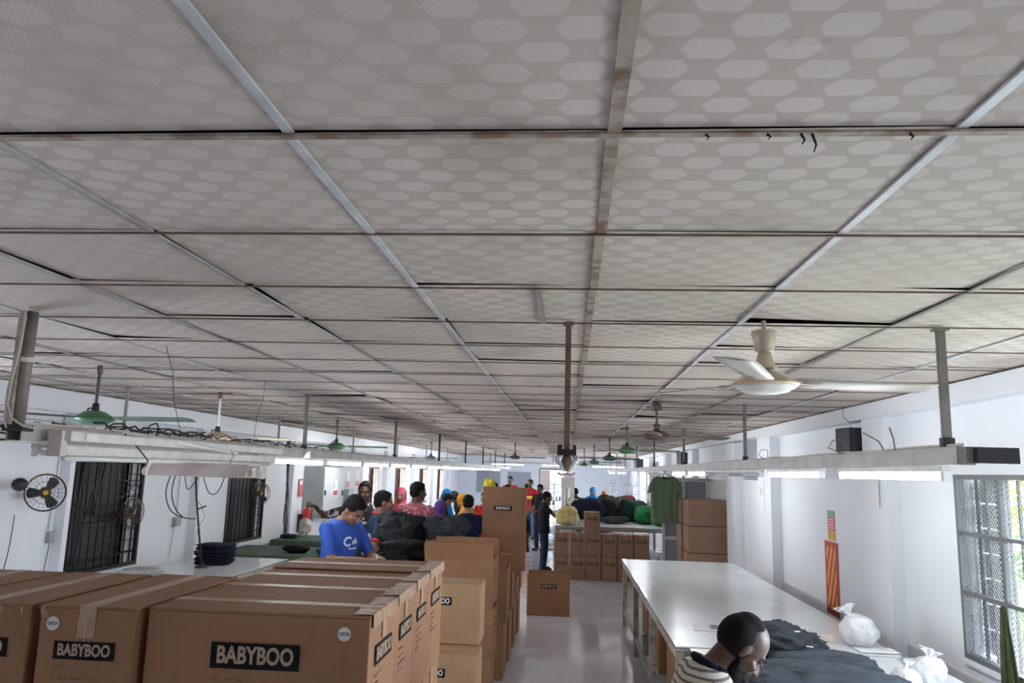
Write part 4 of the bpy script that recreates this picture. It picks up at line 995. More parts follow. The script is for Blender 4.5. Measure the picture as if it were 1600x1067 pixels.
for i, (x, y, s) in enumerate(((1.62, 20.2, .98), (1.95, 19.4, .92), (2.2, 20.4, .95), (-.55, 20.6, .9), (-.40, 21.8, .95), (1.2, 21.5, 1.0))):
    thread_rack(x, y, 'thread cone stand with wire arms, '+('left of the rightmost three', 'middle of the rightmost three', 'rightmost of all', 'nearer one left of the white column', 'further one left of the white column', 'behind the black fabric heap')[i], s, i)

# t-shirt on a hanger under the right rail
def tshirt(x, y, ztop):
    t = thing('hung_tshirt', 'sage green t-shirt hanging from the right rail above the far cartons', 'shirt', (x, y, ztop), radians(4))
    N = 48; rings = []
    for q in range(26):
        v = q/25; z = -.10-.72*v
        hw = .235+.012*v; dp = .045+.02*v
        if q < 3: hw = (.16, .205, .228)[q]; z = -.045-.03*q; dp = .03+.006*q
        ring = []
        for i in range(N):
            a = 2*pi*i/N; cx = cos(a); cy = sin(a)
            xx = hw*(abs(cx)**.7)*(1 if cx > 0 else -1)
            fold = .013*sin(xx*48+2*sin(v*3))*min(1, v*1.8)*(1 if cy != 0 else 0)
            yy_ = dp*(abs(cy)**.8)*(1 if cy > 0 else -1)*.7+fold
            ring.append(Vector((xx, yy_, z+(.006*sin(xx*30) if q == 25 else 0))))
        rings.append(ring)
    m = MB(); m.loft(rings); m.build('body', M_TEE, t, True)
    for s in (-1, 1):
        rr = []
        for q, (px, pz, w, dpt) in enumerate(((.14, -.075, .07, .03), (.185, -.115, .080, .036), (.222, -.19, .078, .038), (.245, -.31, .070, .034))):
            ring = []
            for i in range(16):
                a = 2*pi*i/16; ring.append(Vector((s*(px+w*cos(a)*.80), dpt*sin(a), pz+w*cos(a)*-.42*1)))
            rr.append(ring)
        MB().loft(rr).build('sleeve', M_TEE, t, True)
    m = MB(); m.tube([(.085*cos(a_/16*2*pi), .034*sin(a_/16*2*pi), -.052-.028*(1 if sin(a_/16*2*pi) < 0 else .2)*abs(sin(a_/16*2*pi))) for a_ in range(17)], .009, 6); m.build('collar', fabric('dark sage rib', (.09, .13, .08)), t, True)
    MB().box(-.02, .02, -.036, -.033, -.10, -.085).build('neck_label', M_BLACK, t)
    m = MB(); m.tube([(-.17, 0, -.06), (-.05, 0, -.01), (0, 0, .0), (.05, 0, -.01), (.17, 0, -.06)], .007, 6); m.tube([(0, 0, 0), (0, 0, .04), (.02, 0, .06), (.0, 0, .085), (-.02, 0, .07)], .003, 6); m.build('hanger', M_POLE, t, True)
tshirt(1.64, 13.5, 2.0)

# ------------------------------------------------------------------ things on the walls
def speaker(x, y, z, label, s=.22, rz=.2):
    t = thing('speaker', label, 'speaker', (x, y, z), rz)
    MB().box(-s*.55, s*.55, -s*.5, s*.5, 0, s*1.1).build('cabinet', M_BLACK, t, bevel=.006)
    MB().box(-s*.5, s*.5, -s*.5-.006, -s*.5, .012, s*1.1-.012).build('grille', mat('dark navy mesh', (.02, .024, .04), .6), t)
    MB().box(s*.2, s*.6, -.01, .01, s*.5, s*.55).build('bracket', M_METAL, t)
    MB().tube([(0, .05, s*1.1), (-.02, .05, s*1.1+.05), (-.07, .06, s*1.1+.10), (-.08, .05, s*1.1+.19)], .003, 5).build('cable', M_POLE, t)
speaker(2.43, 6.78, 2.175, 'black wall speaker above the right rail nearest the camera')
speaker(2.41, 16.3, 2.15, 'small black wall speaker right of the green t-shirt, above the rail', .28)
speaker(2.41, 26.9, 2.20, 'smallest black wall speaker furthest back on the right', .30)
# red and yellow hazard sign with strip
t = thing('hazard_board', 'red board with diagonal yellow stripes leaning on the right wall', 'sign', (WR-.006, 7.79, .715))
MB().box(-.002, .004, -.18, .18, 0, .68).build('board', mat('sign red', (.50, .03, .03), .5), t)
m = MB(); yl = []
def clip_stripe(c0, w_):
    # parallelogram band in (y,z) clipped to the board
    poly = [(-.13, c0), (-.13, c0+w_), (.13, c0+w_+.55), (.13, c0+.55)]
    def cl(poly, f, inter):
        out = []
        for i in range(len(poly)):
            a, b = poly[i-1], poly[i]
            if f(b):
                if not f(a): out.append(inter(a, b))
                out.append(b)
            elif f(a): out.append(inter(a, b))
        return out
    for lim, sg in ((.05, 1), (.63, -1)):
        f = lambda p: sg*(p[1]-lim) >= 0
        poly = cl(poly, f, lambda a, b: (a[0]+(b[0]-a[0])*(lim-a[1])/(b[1]-a[1]), lim))
        if not poly: return
    m.add([(-.0032, -p[0], p[1]) for p in poly], [tuple(range(len(poly)))])
for c0 in (-.45, -.22, .01, .24, .47): clip_stripe(c0, .11)
o = m.build('stripe', mat('sign yellow', (.75, .38, .03), .5), t)
t = thing('notice_strip', 'narrow green, pink and orange notice strip above the hazard board', 'sign', (WR-.004, 7.76, 1.41))
for z0, z1, c in ((0, .09, (.62, .36, .04)), (.09, .22, (.60, .10, .14)), (.22, .28, (.16, .34, .22))):
    MB().box(-.002, .003, -.10, .10, z0, z1-.003).build('panel', mat('strip%.2f' % z0, c, .5), t)
m = MB()
for i in range(4): m.box(-.0028, -.0021, -.07, .07, .11+i*.027, .118+i*.027)
m.build('print_mark', M_PAPER, t)
tag(MB().box(-.002, .002, -.14, .14, 0, .2).build('paper_notice', M_PAPER, None, loc=(WR-.115, 6.42, 1.78)), 'white paper notice on the pilaster under the right rail', 'notice')
t = thing('paper_notice', 'white notice with dark print on the pilaster by the white door', 'notice', (WR-.124, 9.95, 1.55)); MB().box(-.002, .001, -.13, .13, 0, .36).build('sheet', M_PAPER, t); MB().box(-.0035, -.0022, -.05, .05, .22, .30).build('print_mark', M_LGREY, t)
m = MB(); rr = []
for q in range(14):
    v = q/13; w_ = .012+.040*v**.8; ring = []
    for i in range(40):
        a = 2*pi*i/40; k_ = w_*(1+.28*sin(6*a+v*1.5)+.12*sin(13*a+v*3)); ring.append(Vector((WR-.055+k_*cos(a)*.55, 4.74+k_*sin(a)*1.25-.02*v, 1.30-.52*v+(.012*sin(5*a) if q == 13 else 0))))
    rr.append(ring)
m.loft(rr); tag(m.build('hanging_cloth', M_OLIVE, None, True), 'olive green cloth hanging from the meshed window on the right', 'cloth')
tag(MB().box(-.25, 0, -.01, .0, 0, .03).build('wall_bracket', M_METAL, None, loc=(WR, 13.9, 1.9)), 'thin bracket on the right wall by the partition', 'bracket')

def wall_fan(p, rz, label, col=M_YEL, R=.155, tilt=0):
    t = thing('wall_fan', label, 'fan', p, rz)       # local -y is the blowing direction
    Mx = Matrix.Rotation(pi/2, 4, 'X')
    a = MB(); a.ell((0, .05, 0), (.05, .06, .05), nu=16, nv=10); a.build('motor_housing', M_BLACK, t, True)
    MB().lathe([(.05, 0), (.052, .02), (.045, .03)], (0, .05, 0), 20, M=Mx).build('motor_band', col, t, True)
    MB().tube([(0, .09, -.02), (0, .14, -.05), (0, .16, -.0)], .015, 8).build('wall_arm', col, t)
    m = MB()
    for rr, yy_ in ((R, -.03), (R*.98, .01), (R*.6, -.06), (R*.25, -.065)):
        m.tube([(rr*cos(i*pi/16), yy_, rr*sin(i*pi/16)) for i in range(33)], .0045 if rr > .14 else .002, 5, cap=False)
    m.build('guard_ring', M_BLACK, t)
    m = MB()
    for i in range(20):
        q = 2*pi*i/20; m.tube([(.03*cos(q), -.065, .03*sin(q)), (R*.7*cos(q), -.06, R*.7*sin(q)), (R*cos(q), -.03, R*sin(q)), (R*.9*cos(q), .03, R*.9*sin(q)), (.04*cos(q), .04, .04*sin(q))], .0011, 3, cap=False)
    m.build('guard_wire', M_POLE, t)
    m = MB(); m.tube([((R+.004)*cos(i*pi/14+.2), -.0, (R+.004)*sin(i*pi/14+.2)) for i in range(11)], .005, 5); m.build('rim_band', col, t)
    for q in range(3):
        a = 2*pi*q/3+.5; Mr = Matrix.Rotation(a, 4, 'Y')
        MB().loft([[Mr @ Vector((s*w, -.02+s*w*.5, r)) for s in (-1, 1)]+[Mr @ Vector((s*w, -.016+s*w*.5, r)) for s in (1, -1)] for r, w in ((.02, .015), (.07, .035), (.12, .045), (.138, .02))]).build('blade', M_BLACK, t)
    MB().ell((0, -.03, 0), (.022, .015, .022), nu=12, nv=8).build('hub', col, t, True)
wall_fan((WL+.22, 6.38, 1.69), radians(38), 'yellow and black wall fan nearest the left edge of the frame')
wall_fan((WL+.10, 7.95, 1.44), radians(80), 'orange wall fan hung over the nearest left window', mat('orange plastic', (.55, .24, .04), .4), .15)
wall_fan((WL+.14, 11.25, 1.55), radians(60), 'yellow and black wall fan at the second left window')
tag(MB().ell((0, 0, 0), (.055, .07, .055), nu=16, nv=10).build('fan_motor', [M_BLACK], None, True, loc=(WL+.15, 6.15, 1.76)), 'dark rounded motor of another fan cut by the left frame edge', 'fan motor')

def smooth_path(p, n=6):
    p = [Vector(q) for q in p]; o = []
    for i in range(len(p)-1):
        a, b, c, d = p[max(i-1, 0)], p[i], p[i+1], p[min(i+2, len(p)-1)]
        for k_ in range(n):
            t = k_/n; o.append(.5*((2*b)+(c-a)*t+(2*a-5*b+4*c-d)*t*t+(3*b-a-3*c+d)*t**3))
    return o+[p[-1]]
def wires(pts, r, label, mt=M_CABLE, name='cable'):
    pts = smooth_path(pts)
    tag(MB().tube(pts, r, 6).build(name, mt, None, True), label, 'cable')
X = WL+.03
wires([(WL+.012, 6.90-.08, 2.38), (WL+.012, 6.80, 1.6), (WL+.012, 6.78, 1.35)], .006, 'grey conduit running down to the socket left of the nearest window', M_LGREY, 'conduit')
wires([(X, 6.3, 1.5), (X, 6.28, 1.2), (X, 6.2, .9), (X, 6.1, .87)], .004, 'black cord hanging from the fan nearest the left edge')
wires([(X, 6.80, 1.27), (X, 6.76, 1.0), (X, 6.70, .8)], .004, 'thin cord dropping from the double socket box')
wires([(X, 7.15, 2.0), (X, 7.02, 1.9), (X, 7.0, 1.7), (X, 7.1, 1.55), (X, 7.3, 1.48), (X+.02, 7.5, 1.5), (X+.02, 7.8, 1.6), (X+.02, 8.0, 1.7)], .006, 'looping black cord across the top of the nearest window')
wires([(X, 7.18, 2.0), (X+.01, 7.06, 1.85), (X+.01, 7.12, 1.6), (X+.02, 7.3, 1.46)], .005, 'second black cord loop at the nearest window corner')
def bundle(x, y, z0, z1, n, label, sp=.04, dy=0, seed=0, r=.007):
    m = MB(); rn = random.Random(seed)
    for i in range(n):
        oy = rn.uniform(-sp, sp); m.tube([(x+rn.uniform(0, .03), y+oy*(.4+.8*abs(q/6-.5))+dy*q/6+.012*sin(q+i), z1+(z0-z1)*q/6) for q in range(7)], r*rn.uniform(.6, 1.1), 5)
    tag(m.build('cable_bundle', M_CABLE, None, True), label, 'cables', None, 'stuff')
bundle(X, 7.14, .84, 2.02, 9, 'black cable bundle down the left edge of the nearest window', .05, 0, 1)
bundle(X+.02, 7.42, 1.45, 2.02, 7, 'black hanging cable strands at the top of the nearest window', .12, -.15, 2)
bundle(X+.1, 12.3, .9, 2.05, 6, 'black cable bundle on the wall between second window and cabinets', .14, .1, 3)
bundle(X+.02, 10.46, .85, 1.9, 4, 'black cables down the left edge of the second window', .02, 0, 4)
tag(MB().ell((0, 0, 0), (.05, .09, .035), nu=16, nv=8).build('cable_coil', M_CABLE, None, True, loc=(-3.9, 7.2, .885)), 'black plug and coil lying on the pale table under the nearest window', 'cables')
t = thing('socket_box', 'grey double switch and socket box left of the nearest window', 'socket', (WL+.012, 6.82, 1.28)); MB().box(-.01, .03, -.055, .02, -.05, .05).build('box', M_CABG, t, bevel=.004); MB().box(-.01, .02, .03, .085, -.04, .035).build('switch_plate', M_LGREY, t, bevel=.004)
t = thing('socket_box', 'grey switch box on the wall between the two left windows', 'socket', (WL+.012, 9.08, 1.28)); MB().box(-.01, .04, -.06, .05, -.055, .05).build('box', M_CABG, t, bevel=.004); MB().box(-.01, .02, .06, .11, -.035, .035).build('switch_plate', M_LGREY, t, bevel=.004)
wires([(WL+.012, 9.08, 2.3), (WL+.012, 9.08, 1.34)], .006, 'grey conduit above the switch box between the left windows', M_LGREY, 'conduit')
wires([(WL+.012, 9.05, 1.22), (WL+.012, 9.0, .86)], .004, 'thin cord below the switch box between the left windows', M_LGREY)
t = thing('meter_box', 'grey meter box with clear cover under the reflector light', 'meter', (WL+.012, 9.58, 1.66)); MB().box(-.01, .08, -.13, .10, 0, .12).build('base', M_CABG, t, bevel=.006); MB().box(-.01, .07, -.11, .10, .12, .34).build('cover', M_LGREY, t, bevel=.01); MB().box(.071, .074, -.07, .06, .2, .24).build('dial', M_DGREY, t)
tag(MB().box(-.002, .03, -.06, .10, -.55, 0).build('conduit_cover', M_WHITE, None, loc=(WL+.002, 9.55, 1.65), bevel=.008), 'white conduit cover below the grey meter box', 'conduit')
# iron lamp stand pole on pale table
t = thing('iron_stand', 'leaning black pole stand with clamp on the pale table by the left wall', 'stand', (-3.98, 8.4, .85))
MB().lathe([(.07, 0), (.07, .01), (.03, .03), (.02, .05)], n=20).build('foot', M_BLACK, t, True)
MB().tube([(0, 0, .04), (-.06, 0, .35), (-.14, .02, .75), (-.20, .02, 1.2)], .011, 8).build('pole', M_BLACK, t, True)
MB().tube([(-.11, 0, .62), (-.04, -.02, .64), (.0, -.02, .66)], .008, 6).build('clamp', M_BLACK, t)
MB().tube([(-.02, 0, .1), (-.09, -.03, .25), (-.06, -.04, .42), (.0, -.02, .55), (-.06, -.01, .66), (-.12, 0, .72)], .004, 6).build('cord', M_METAL, t, True)
wires([(-4.3, 8.5, 2.05), (-4.45, 8.5, 1.9), (-4.52, 8.5, 1.65), (-4.45, 8.5, 1.45), (-4.3, 8.5, 1.37), (-4.15, 8.5, 1.36)], .006, 'large black cable loop under the reflector light, outer loop')
wires([(-4.3, 8.5, 2.05), (-4.43, 8.52, 1.85), (-4.46, 8.52, 1.62), (-4.38, 8.5, 1.45), (-4.3, 8.5, 1.38)], .006, 'large black cable loop under the reflector light, inner loop')
wires([(-4.35, 8.5, 1.98), (-4.30, 8.5, 1.75), (-4.26, 8.5, 1.68), (-4.18, 8.5, 1.78), (-4.1, 8.5, 1.95), (-3.95, 8.5, 2.06), (-3.83, 8.5, 2.13)], .005, 'small drooping black cable under the reflector light')
wires([(-4.22, 8.5, 2.03), (-4.12, 8.5, 1.86), (-4.02, 8.5, 1.65), (-3.92, 8.5, 1.66), (-3.85, 8.5, 1.85), (-3.82, 8.5, 2.12)], .005, 'black cable sagging between the reflector light and the meter box')
tag(MB().box(-.25, .25, -.03, .03, 0, .05).build('wrapped_roll', M_WHTC, None, loc=(-4.2, 7.6, .852), bevel=.012, rotz=.1), 'white wrapped roll on the pale table below the first switch box', 'roll')

# electrical cabinets
def cabinet(y0, y1, z0, z1, d, label, labels=()):
    t = thing('electrical_cabinet', label, 'cabinet', (WL+.004, (y0+y1)/2, z0)); b = (y1-y0)/2; h = z1-z0
    MB().box(0, d, -b, b, 0, h).build('body', M_CABG, t, bevel=.005)
    MB().box(d+.001, d+.012, -b+.02, b-.02, .02, h-.02).build('door', M_LGREY, t, bevel=.003)
    MB().box(d+.012, d+.03, -b+.06, -b+.10, h*.4, h*.5).build('handle', M_BLACK, t)
    for (yy_, zz, w, hh) in labels:
        p = MB().box(d+.0125, d+.0135, yy_-w/2, yy_+w/2, zz, zz+hh).build('warning_label', M_PAPER, t)
        MB().box(d+.0137, d+.0142, yy_-w/2+.01, yy_+w/2-.01, zz+.02, zz+hh*.35).build('red_band', M_RED, p)
        MB().box(d+.0137, d+.0142, yy_-w/2+.03, yy_-w/2+.06, zz+hh*.45, zz+hh-.02).build('red_mark', M_RED, p)
cabinet(13.5, 14.6, 1.13, 1.97, .36, 'tall grey electrical cabinet on the left wall, nearer one', ((14.2-14.05, .30, .28, .30), ))
cabinet(14.65, 16.2, 1.05, 2.0, .33, 'grey electrical cabinet with red warning labels, further one', ((-.35, .50, .3, .34), (.35, .52, .28, .34)))
t = thing('switch_lever_box', 'small grey lever box on the further cabinet, reached by the man in the patterned shirt', 'switch', (WL+.35, 15.0, 1.28)); MB().box(0, .10, -.16, .16, 0, .26).build('box', M_CABG, t, bevel=.004); MB().tube([(.1, .1, .1), (.16, .12, .06)], .012, 6).build('lever', M_BLACK, t)
for y in (13.7, 14.5): tag(MB().box(0, .05, -.03, .03, 0, .12).build('cabinet_foot', M_POLE, None, loc=(WL+.05, y, 1.01)), 'steel bracket under the nearer grey cabinet', 'bracket', 'cabinet brackets')
t = thing('fire_extinguisher', 'red fire extinguisher on the left wall below its red sign', 'fire extinguisher', (WL+.24, 13.1, .86))
MB().lathe([(.075, 0), (.08, .02), (.08, .34), (.06, .40), (.02, .43)], n=24).build('cylinder', M_RED, t, True)
MB().tube([(0, 0, .43), (0, 0, .48), (.06, -.01, .50)], .014, 8).build('valve', M_BLACK, t); MB().tube([(.02, 0, .46), (.09, -.02, .42), (.095, -.02, .2)], .009, 8).build('hose', M_BLACK, t, True); MB().lathe([(.0805, .12), (.0815, .125), (.0815, .22), (.0805, .225)], n=24).build('label', M_PAPER, t)
MB().box(-.13, -.08, -.06, .06, 0, .3).build('bracket', M_BLACK, t)
t = thing('extinguisher_sign', 'red and white strip sign above the fire extinguisher', 'sign', (WL+.115, 13.05, 1.45))
MB().box(0, .004, -.09, .09, 0, .30).build('panel', mat('faded red', (.65, .10, .10), .5), t); MB().box(.0045, .006, -.06, .06, .20, .27).build('print_mark', M_PAPER, t)
lump('sack', (-4.25, 12.45, .852), (.16, .2, .30), M_WOODP, 'small brown sack on the further green table beside the cables', 'sack', seed=77)
# far wall fittings
t = thing('wall_camera', 'small dark camera on the end wall above the doorway', 'camera', (-.65, YF-.12, 2.28)); MB().ell((0, 0, 0), (.09, .07, .09), nu=14, nv=8).build('dome', M_BLACK, t, True); MB().tube([(0, .0, .05), (0, .12, .09)], .02, 8).build('arm', M_BLACK, t)
for i, x in enumerate((-3.9, -2.6)):
    tag(MB().box(0, 1.0, -.03, .0, 0, .9).build('wall_panel', M_GREYBLUE, None, loc=(x, YF, 1.05)), 'grey blue panel on the end wall, %s of the two' % ('left' if i == 0 else 'right'), 'panel')

# ------------------------------------------------------------------ people
SKIN = mat('brown skin', (.28, .145, .085), .5, c2=(.23, .115, .065), nscale=8)
SKIND = mat('dark brown skin', (.090, .041, .026), .42, c2=(.07, .032, .021), nscale=8)
HAIR = mat('black hair', (.008, .007, .007), .8, bump=.5, bscale=90, spec=.2)
HAIRG = mat('close cropped black hair', (.012, .009, .008), .85, bump=.5, bscale=160, spec=.2)
EYE = mat('eye white', (.75, .72, .68), .25)
def remesh(o, vox, sm=2):
    r = o.modifiers.new('skin', 'REMESH'); r.mode = 'VOXEL'; r.voxel_size = vox; r.use_smooth_shade = True
    s = o.modifiers.new('smooth', 'SMOOTH'); s.iterations = sm; s.factor = .5
def ik(a, b, l1, l2, pole):
    d = b-a; L = min(d.length, (l1+l2)*.995); u = d.normalized(); b2 = a+u*L
    x = (l1*l1-l2*l2+L*L)/(2*L); h = math.sqrt(max(l1*l1-x*x, 0)); p = (pole-u*pole.dot(u)).normalized()
    return a+u*x+p*h, b2
def person(label, x, y, face, h=1.68, lean=0, nod=0, turn=0, skin=SKIN, hands=None, shirt=None, trouser=None, shoe=None, legs='stand', vox=.011, sleeve=.6, scarf=None, hair='short', beard=0, stripe=None, zoff=0, group=None, female=False, collar=None, long_top=0, detail=False, print_=None, curl=.5, twist=0):
    s = h/1.70
    t = None
    rl = Matrix.Rotation(-radians(lean), 4, 'X')
    hipz = .90 if legs != 'sit' else .48
    HP_ = Vector((0, 0, hipz))
    up = lambda p: HP_+rl @ (Vector(p)-Vector((0, 0, .90)))          # leaned upper body, standing coordinates
    hc0 = Vector((0, .02, 1.585)); nb = Vector((0, -.005, 1.45))
    hm = Matrix.Rotation(radians(turn), 4, 'Z') @ Matrix.Rotation(-radians(nod), 4, 'X')
    HM = rl @ hm; HC_ = up(nb)+HM @ (hc0-nb)
    hp = lambda p: HC_+HM @ Vector(p)
    R3 = HM.to_3x3().to_4x4()
    m = MB(); sw = .165 if female else .185
    # torso
    def ring(z, rx, ry, yo=0, n=20):
        return [up((rx*cos(2*pi*i/n), yo+ry*sin(2*pi*i/n), z)) for i in range(n)]
    m.loft([ring(.84, .10, .07), ring(.88, .155, .105), ring(.96, .152, .105), ring(1.06, .135, .098), ring(1.18, .145, .105, .005), ring(1.30, .165, .112, .0), ring(1.38, .16, .095, -.005), ring(1.43, .10, .065, -.01), ring(1.47, .055, .055, -.005)])
    m.cap(up((0, -.012, 1.40)), hp((0, -.022, -.03)), .058, .054)
    # head
    m.ell(hp((0, -.012, .032)), (.075, .094, .088), R3, 20, 14); m.ell(hp((0, .022, -.035)), (.060, .068, .078), R3, 18, 12)
    m.ell(hp((0, .060, -.088)), (.030, .026, .024), R3); m.cap(hp((0, .083, .012)), hp((0, .108, -.026)), .009, .014, 8)
    m.ell(hp((-.013, .096, -.030)), (.010, .011, .008), R3, 8, 6); m.ell(hp((.013, .096, -.030)), (.010, .011, .008), R3, 8, 6)
    m.ell(hp((0, .083, -.058)), (.026, .013, .006), R3, 10, 6); m.ell(hp((0, .080, -.070)), (.022, .013, .007), R3, 10, 6)
    m.ell(hp((0, .066, .028)), (.052, .026, .012), R3, 12, 8)
    for q in (-1, 1):
        m.ell(hp((q*.074, -.012, -.012)), (.009, .020, .032), R3, 10, 8); m.ell(hp((q*.042, .055, -.025)), (.026, .026, .022), R3, 10, 8)
    # legs
    hw = .088
    for q in (-1, 1):
        hip = Vector((q*hw, 0, hipz-.02))
        if legs == 'sit': knee = Vector((q*.13, .42, .47)); ank = Vector((q*.13, .40, .08))
        elif legs == 'stride': knee = Vector((q*.09, .06+q*.10, .48)); ank = Vector((q*.085, -.03+q*.20, .08))
        else: knee = Vector((q*.10, .025, .485)); ank = Vector((q*.105, -.01, .08))
        m.cap(hip, knee, .083, .055); m.cap(knee, knee.lerp(ank, .35), .052, .056); m.cap(knee.lerp(ank, .35), ank, .056, .038)
        m.cap(ank+Vector((0, -.03, -.035)), ank+Vector((q*.015, .15, -.05)), .036, .028)
    # arms
    el = []; jo = []
    for qi, q in enumerate((-1, 1)):
        sh = up((q*sw, -.01, 1.375))
        tg = (hands or {}).get(q, None)
        tgt = up((q*.26, .04, .86)) if tg is None else Vector(tg)/1.0
        pole_ = Vector((q*.8, -.7, -.6)) if tg is not None else Vector((q*.2, -1, 0))
        e, w = ik(sh, tgt, .285, .25, pole_)
        jo.append((sh, e, w)); m.cap(sh, e, .050, .038); m.cap(e, e.lerp(w, .3), .038, .037); m.cap(e.lerp(w, .3), w, .037, .026)
        d = (w-e).normalized(); side = d.cross(Vector((0, 0, 1)));
        side = side.normalized() if side.length > .2 else Vector((1, 0, 0)); nrm = side.cross(d).normalized()
        if nrm.z > 0 and tg is not None: pass
        dn = -nrm if nrm.z > 0 else nrm
        inner = -q
        # palm as flattened chain, then fingers
        pc = w+d*.05
        for o_ in (-.026, -.009, .009, .026): m.cap(w+side*o_*.55+d*.005, w+side*o_+d*.088, .015, .0125, 8)
        fl = ((-.029, .060), (-.010, .072), (.010, .076), (.029, .066))
        for k_, (o_, L) in enumerate(fl if (side.dot(Vector((1, 0, 0)))*q > 0) else [(-a_, b_) for a_, b_ in fl]):
            a = w+side*o_+d*.088; c1 = curl+.12*k_
            d1 = (d*cos(c1*.5)+dn*sin(c1*.5)); d2 = (d*cos(c1*1.3)+dn*sin(c1*1.3)); d3 = (d*cos(c1*2)+dn*sin(c1*2))
            b = a+d1*L*.48+side*o_*.12; c = b+d2*L*.30; e3 = c+d3*L*.22
            m.cap(a, b, .0105, .0095, 8); m.cap(b, c, .0095, .0088, 8); m.cap(c, e3, .0088, .0078, 8)
        ts = side*(inner if side.x > 0 else -inner)
        a = w+d*.03+ts*.024; b = a+(d*.6+ts*.75+dn*.3).normalized()*.040; c = b+(d*.9+ts*.3+dn*.4).normalized()*.032
        m.cap(a, b, .013, .011, 8); m.cap(b, c, .011, .009, 8)
    m.v = [(a*s, b*s, c*s) for a, b, c in m.v]
    body = m.build('person', skin, None, True, loc=(x, y, zoff), rotz=face); remesh(body, vox); tag(body, label, 'person', group)
    def part(mm, name, mt, v=None, sm=2):
        mm.v = [(a*s, b*s, c*s) for a, b, c in mm.v]; o = mm.build(name, mt, body, True)
        if v: remesh(o, v, sm)
        return o
    cv = max(vox, .012)
    # shirt
    if shirt:
        m = MB(); b0 = .80-long_top
        def ring2(z, rx, ry, yo=0, n=24):
            return [up((rx*cos(2*pi*i/n), yo+ry*sin(2*pi*i/n)+.004*sin(i*2.1+z*20), z)) for i in range(n)]
        rs = []
        if long_top: rs += [ring2(b0, .24, .19), ring2(b0+long_top*.5, .215, .165)]
        rs += [ring2(.80, .19, .14), ring2(.90, .182, .132), ring2(1.0, .168, .125), ring2(1.12, .165, .125), ring2(1.25, .182, .13), ring2(1.36, .186, .118, -.003), ring2(1.42, .145, .088, -.008), ring2(1.455, .075, .068, -.008)]
        m.loft(rs)
        for (sh, e, w) in jo:
            en = sh.lerp(e, min(sleeve, 1)) if sleeve <= 1 else e
            m.cap(sh+Vector((0, 0, .002)), en, .060, .053 if sleeve <= 1 else .050)
            if sleeve > 1: m.cap(e, e.lerp(w, sleeve-1), .050, .040)
        st = part(m, 'shirt', shirt, cv)
        if collar:
            m = MB(); m.tube([up((.068*cos(i*pi/8), -.008+.066*sin(i*pi/8), 1.452+.012*sin(-i*pi/8))) for i in range(17)], .016, 8); part(m, 'collar', collar)
            for (sh, e, w) in jo:
                en = sh.lerp(e, min(sleeve, 1)); d = (e-sh).normalized(); m = MB(); m.tube([en+d*.040, en+d*.045, en+d*.062, en+d*.066], [.052, .0575, .0565, .050], 18)
                if not detail: part(m, 'sleeve_band', collar)
        if print_ == 'carlo':
            m = MB()
            def onf(u, zz): return up((-u, .136*math.sqrt(max(0, 1-(u/.19)**2)), zz+.09))
            m.tube([onf(-.045+.035*cos(a_), 1.20+.035*sin(a_)) for a_ in [pi*.25+q*pi*1.5/10 for q in range(11)]], .008, 6)
            for i, u in enumerate((.006, .03, .054)):
                m.tube([onf(u, 1.175), onf(u+.003, 1.205+.02*(i == 1))], .0065, 5)
            m.tube([onf(-.03, 1.14), onf(.02, 1.138), onf(.06, 1.14)], .006, 5)
            part(m, 'chest_print', M_PAPER)
            sh, e, w = jo[0]; d = (e-sh).normalized(); c = sh.lerp(e, .35)
            m = MB(); o_ = Vector((-.6, .8, .1)).normalized()
            m.ell(c+Vector((-.046, .038, 0)), (.022, .014, .034)); part(m, 'sleeve_print', M_PAPER)
    if trouser:
        m = MB()
        if female or long_top > .3:
            n = 24; rr = lambda z, rx, ry, yo=0: [Vector((rx*cos(2*pi*i/n), yo+ry*sin(2*pi*i/n), z)) for i in range(n)]
            if legs == 'sit': m.loft([rr(.50, .2, .18), rr(.62, .18, .15)]); m.cap((-.1, .05, .5), (-.13, .42, .48), .11, .09); m.cap((.1, .05, .5), (.13, .42, .48), .11, .09); m.cap((-.13, .42, .47), (-.13, .40, .15), .085, .08); m.cap((.13, .42, .47), (.13, .40, .15), .085, .08)
            else: m.loft([rr(.10, .20, .17), rr(.5, .20, .165), rr(.85, .185, .14), rr(.95, .17, .12)])
        else:
            for q in (-1, 1):
                hip = Vector((q*hw, 0, hipz-.02))
                if legs == 'sit': knee = Vector((q*.13, .42, .47)); ank = Vector((q*.13, .40, .08))
                elif legs == 'stride': knee = Vector((q*.09, .06+q*.10, .48)); ank = Vector((q*.085, -.03+q*.20, .08))
                else: knee = Vector((q*.10, .025, .485)); ank = Vector((q*.105, -.01, .08))
                m.cap(hip, knee, .096, .072); m.cap(knee, ank+Vector((0, 0, .01)), .072, .060)
            n = 20; m.loft([[Vector((rx*cos(2*pi*i/n), ry*sin(2*pi*i/n), z+hipz-.9)) for i in range(n)] for z, rx, ry in ((.80, .15, .10), (.86, .178, .122), (.95, .168, .115), (.98, .16, .11))])
        part(m, 'trousers', trouser, cv)
    m = MB()
    for q in (-1, 1):
        if legs == 'sit': ank = Vector((q*.13, .40, .08))
        elif legs == 'stride': ank = Vector((q*.085, -.03+q*.20, .08))
        else: ank = Vector((q*.105, -.01, .08))
        m.cap(ank+Vector((0, -.035, -.038)), ank+Vector((q*.015, .155, -.045)), .042, .035)
    sh_ = part(m, 'shoes', shoe or M_BLACK)
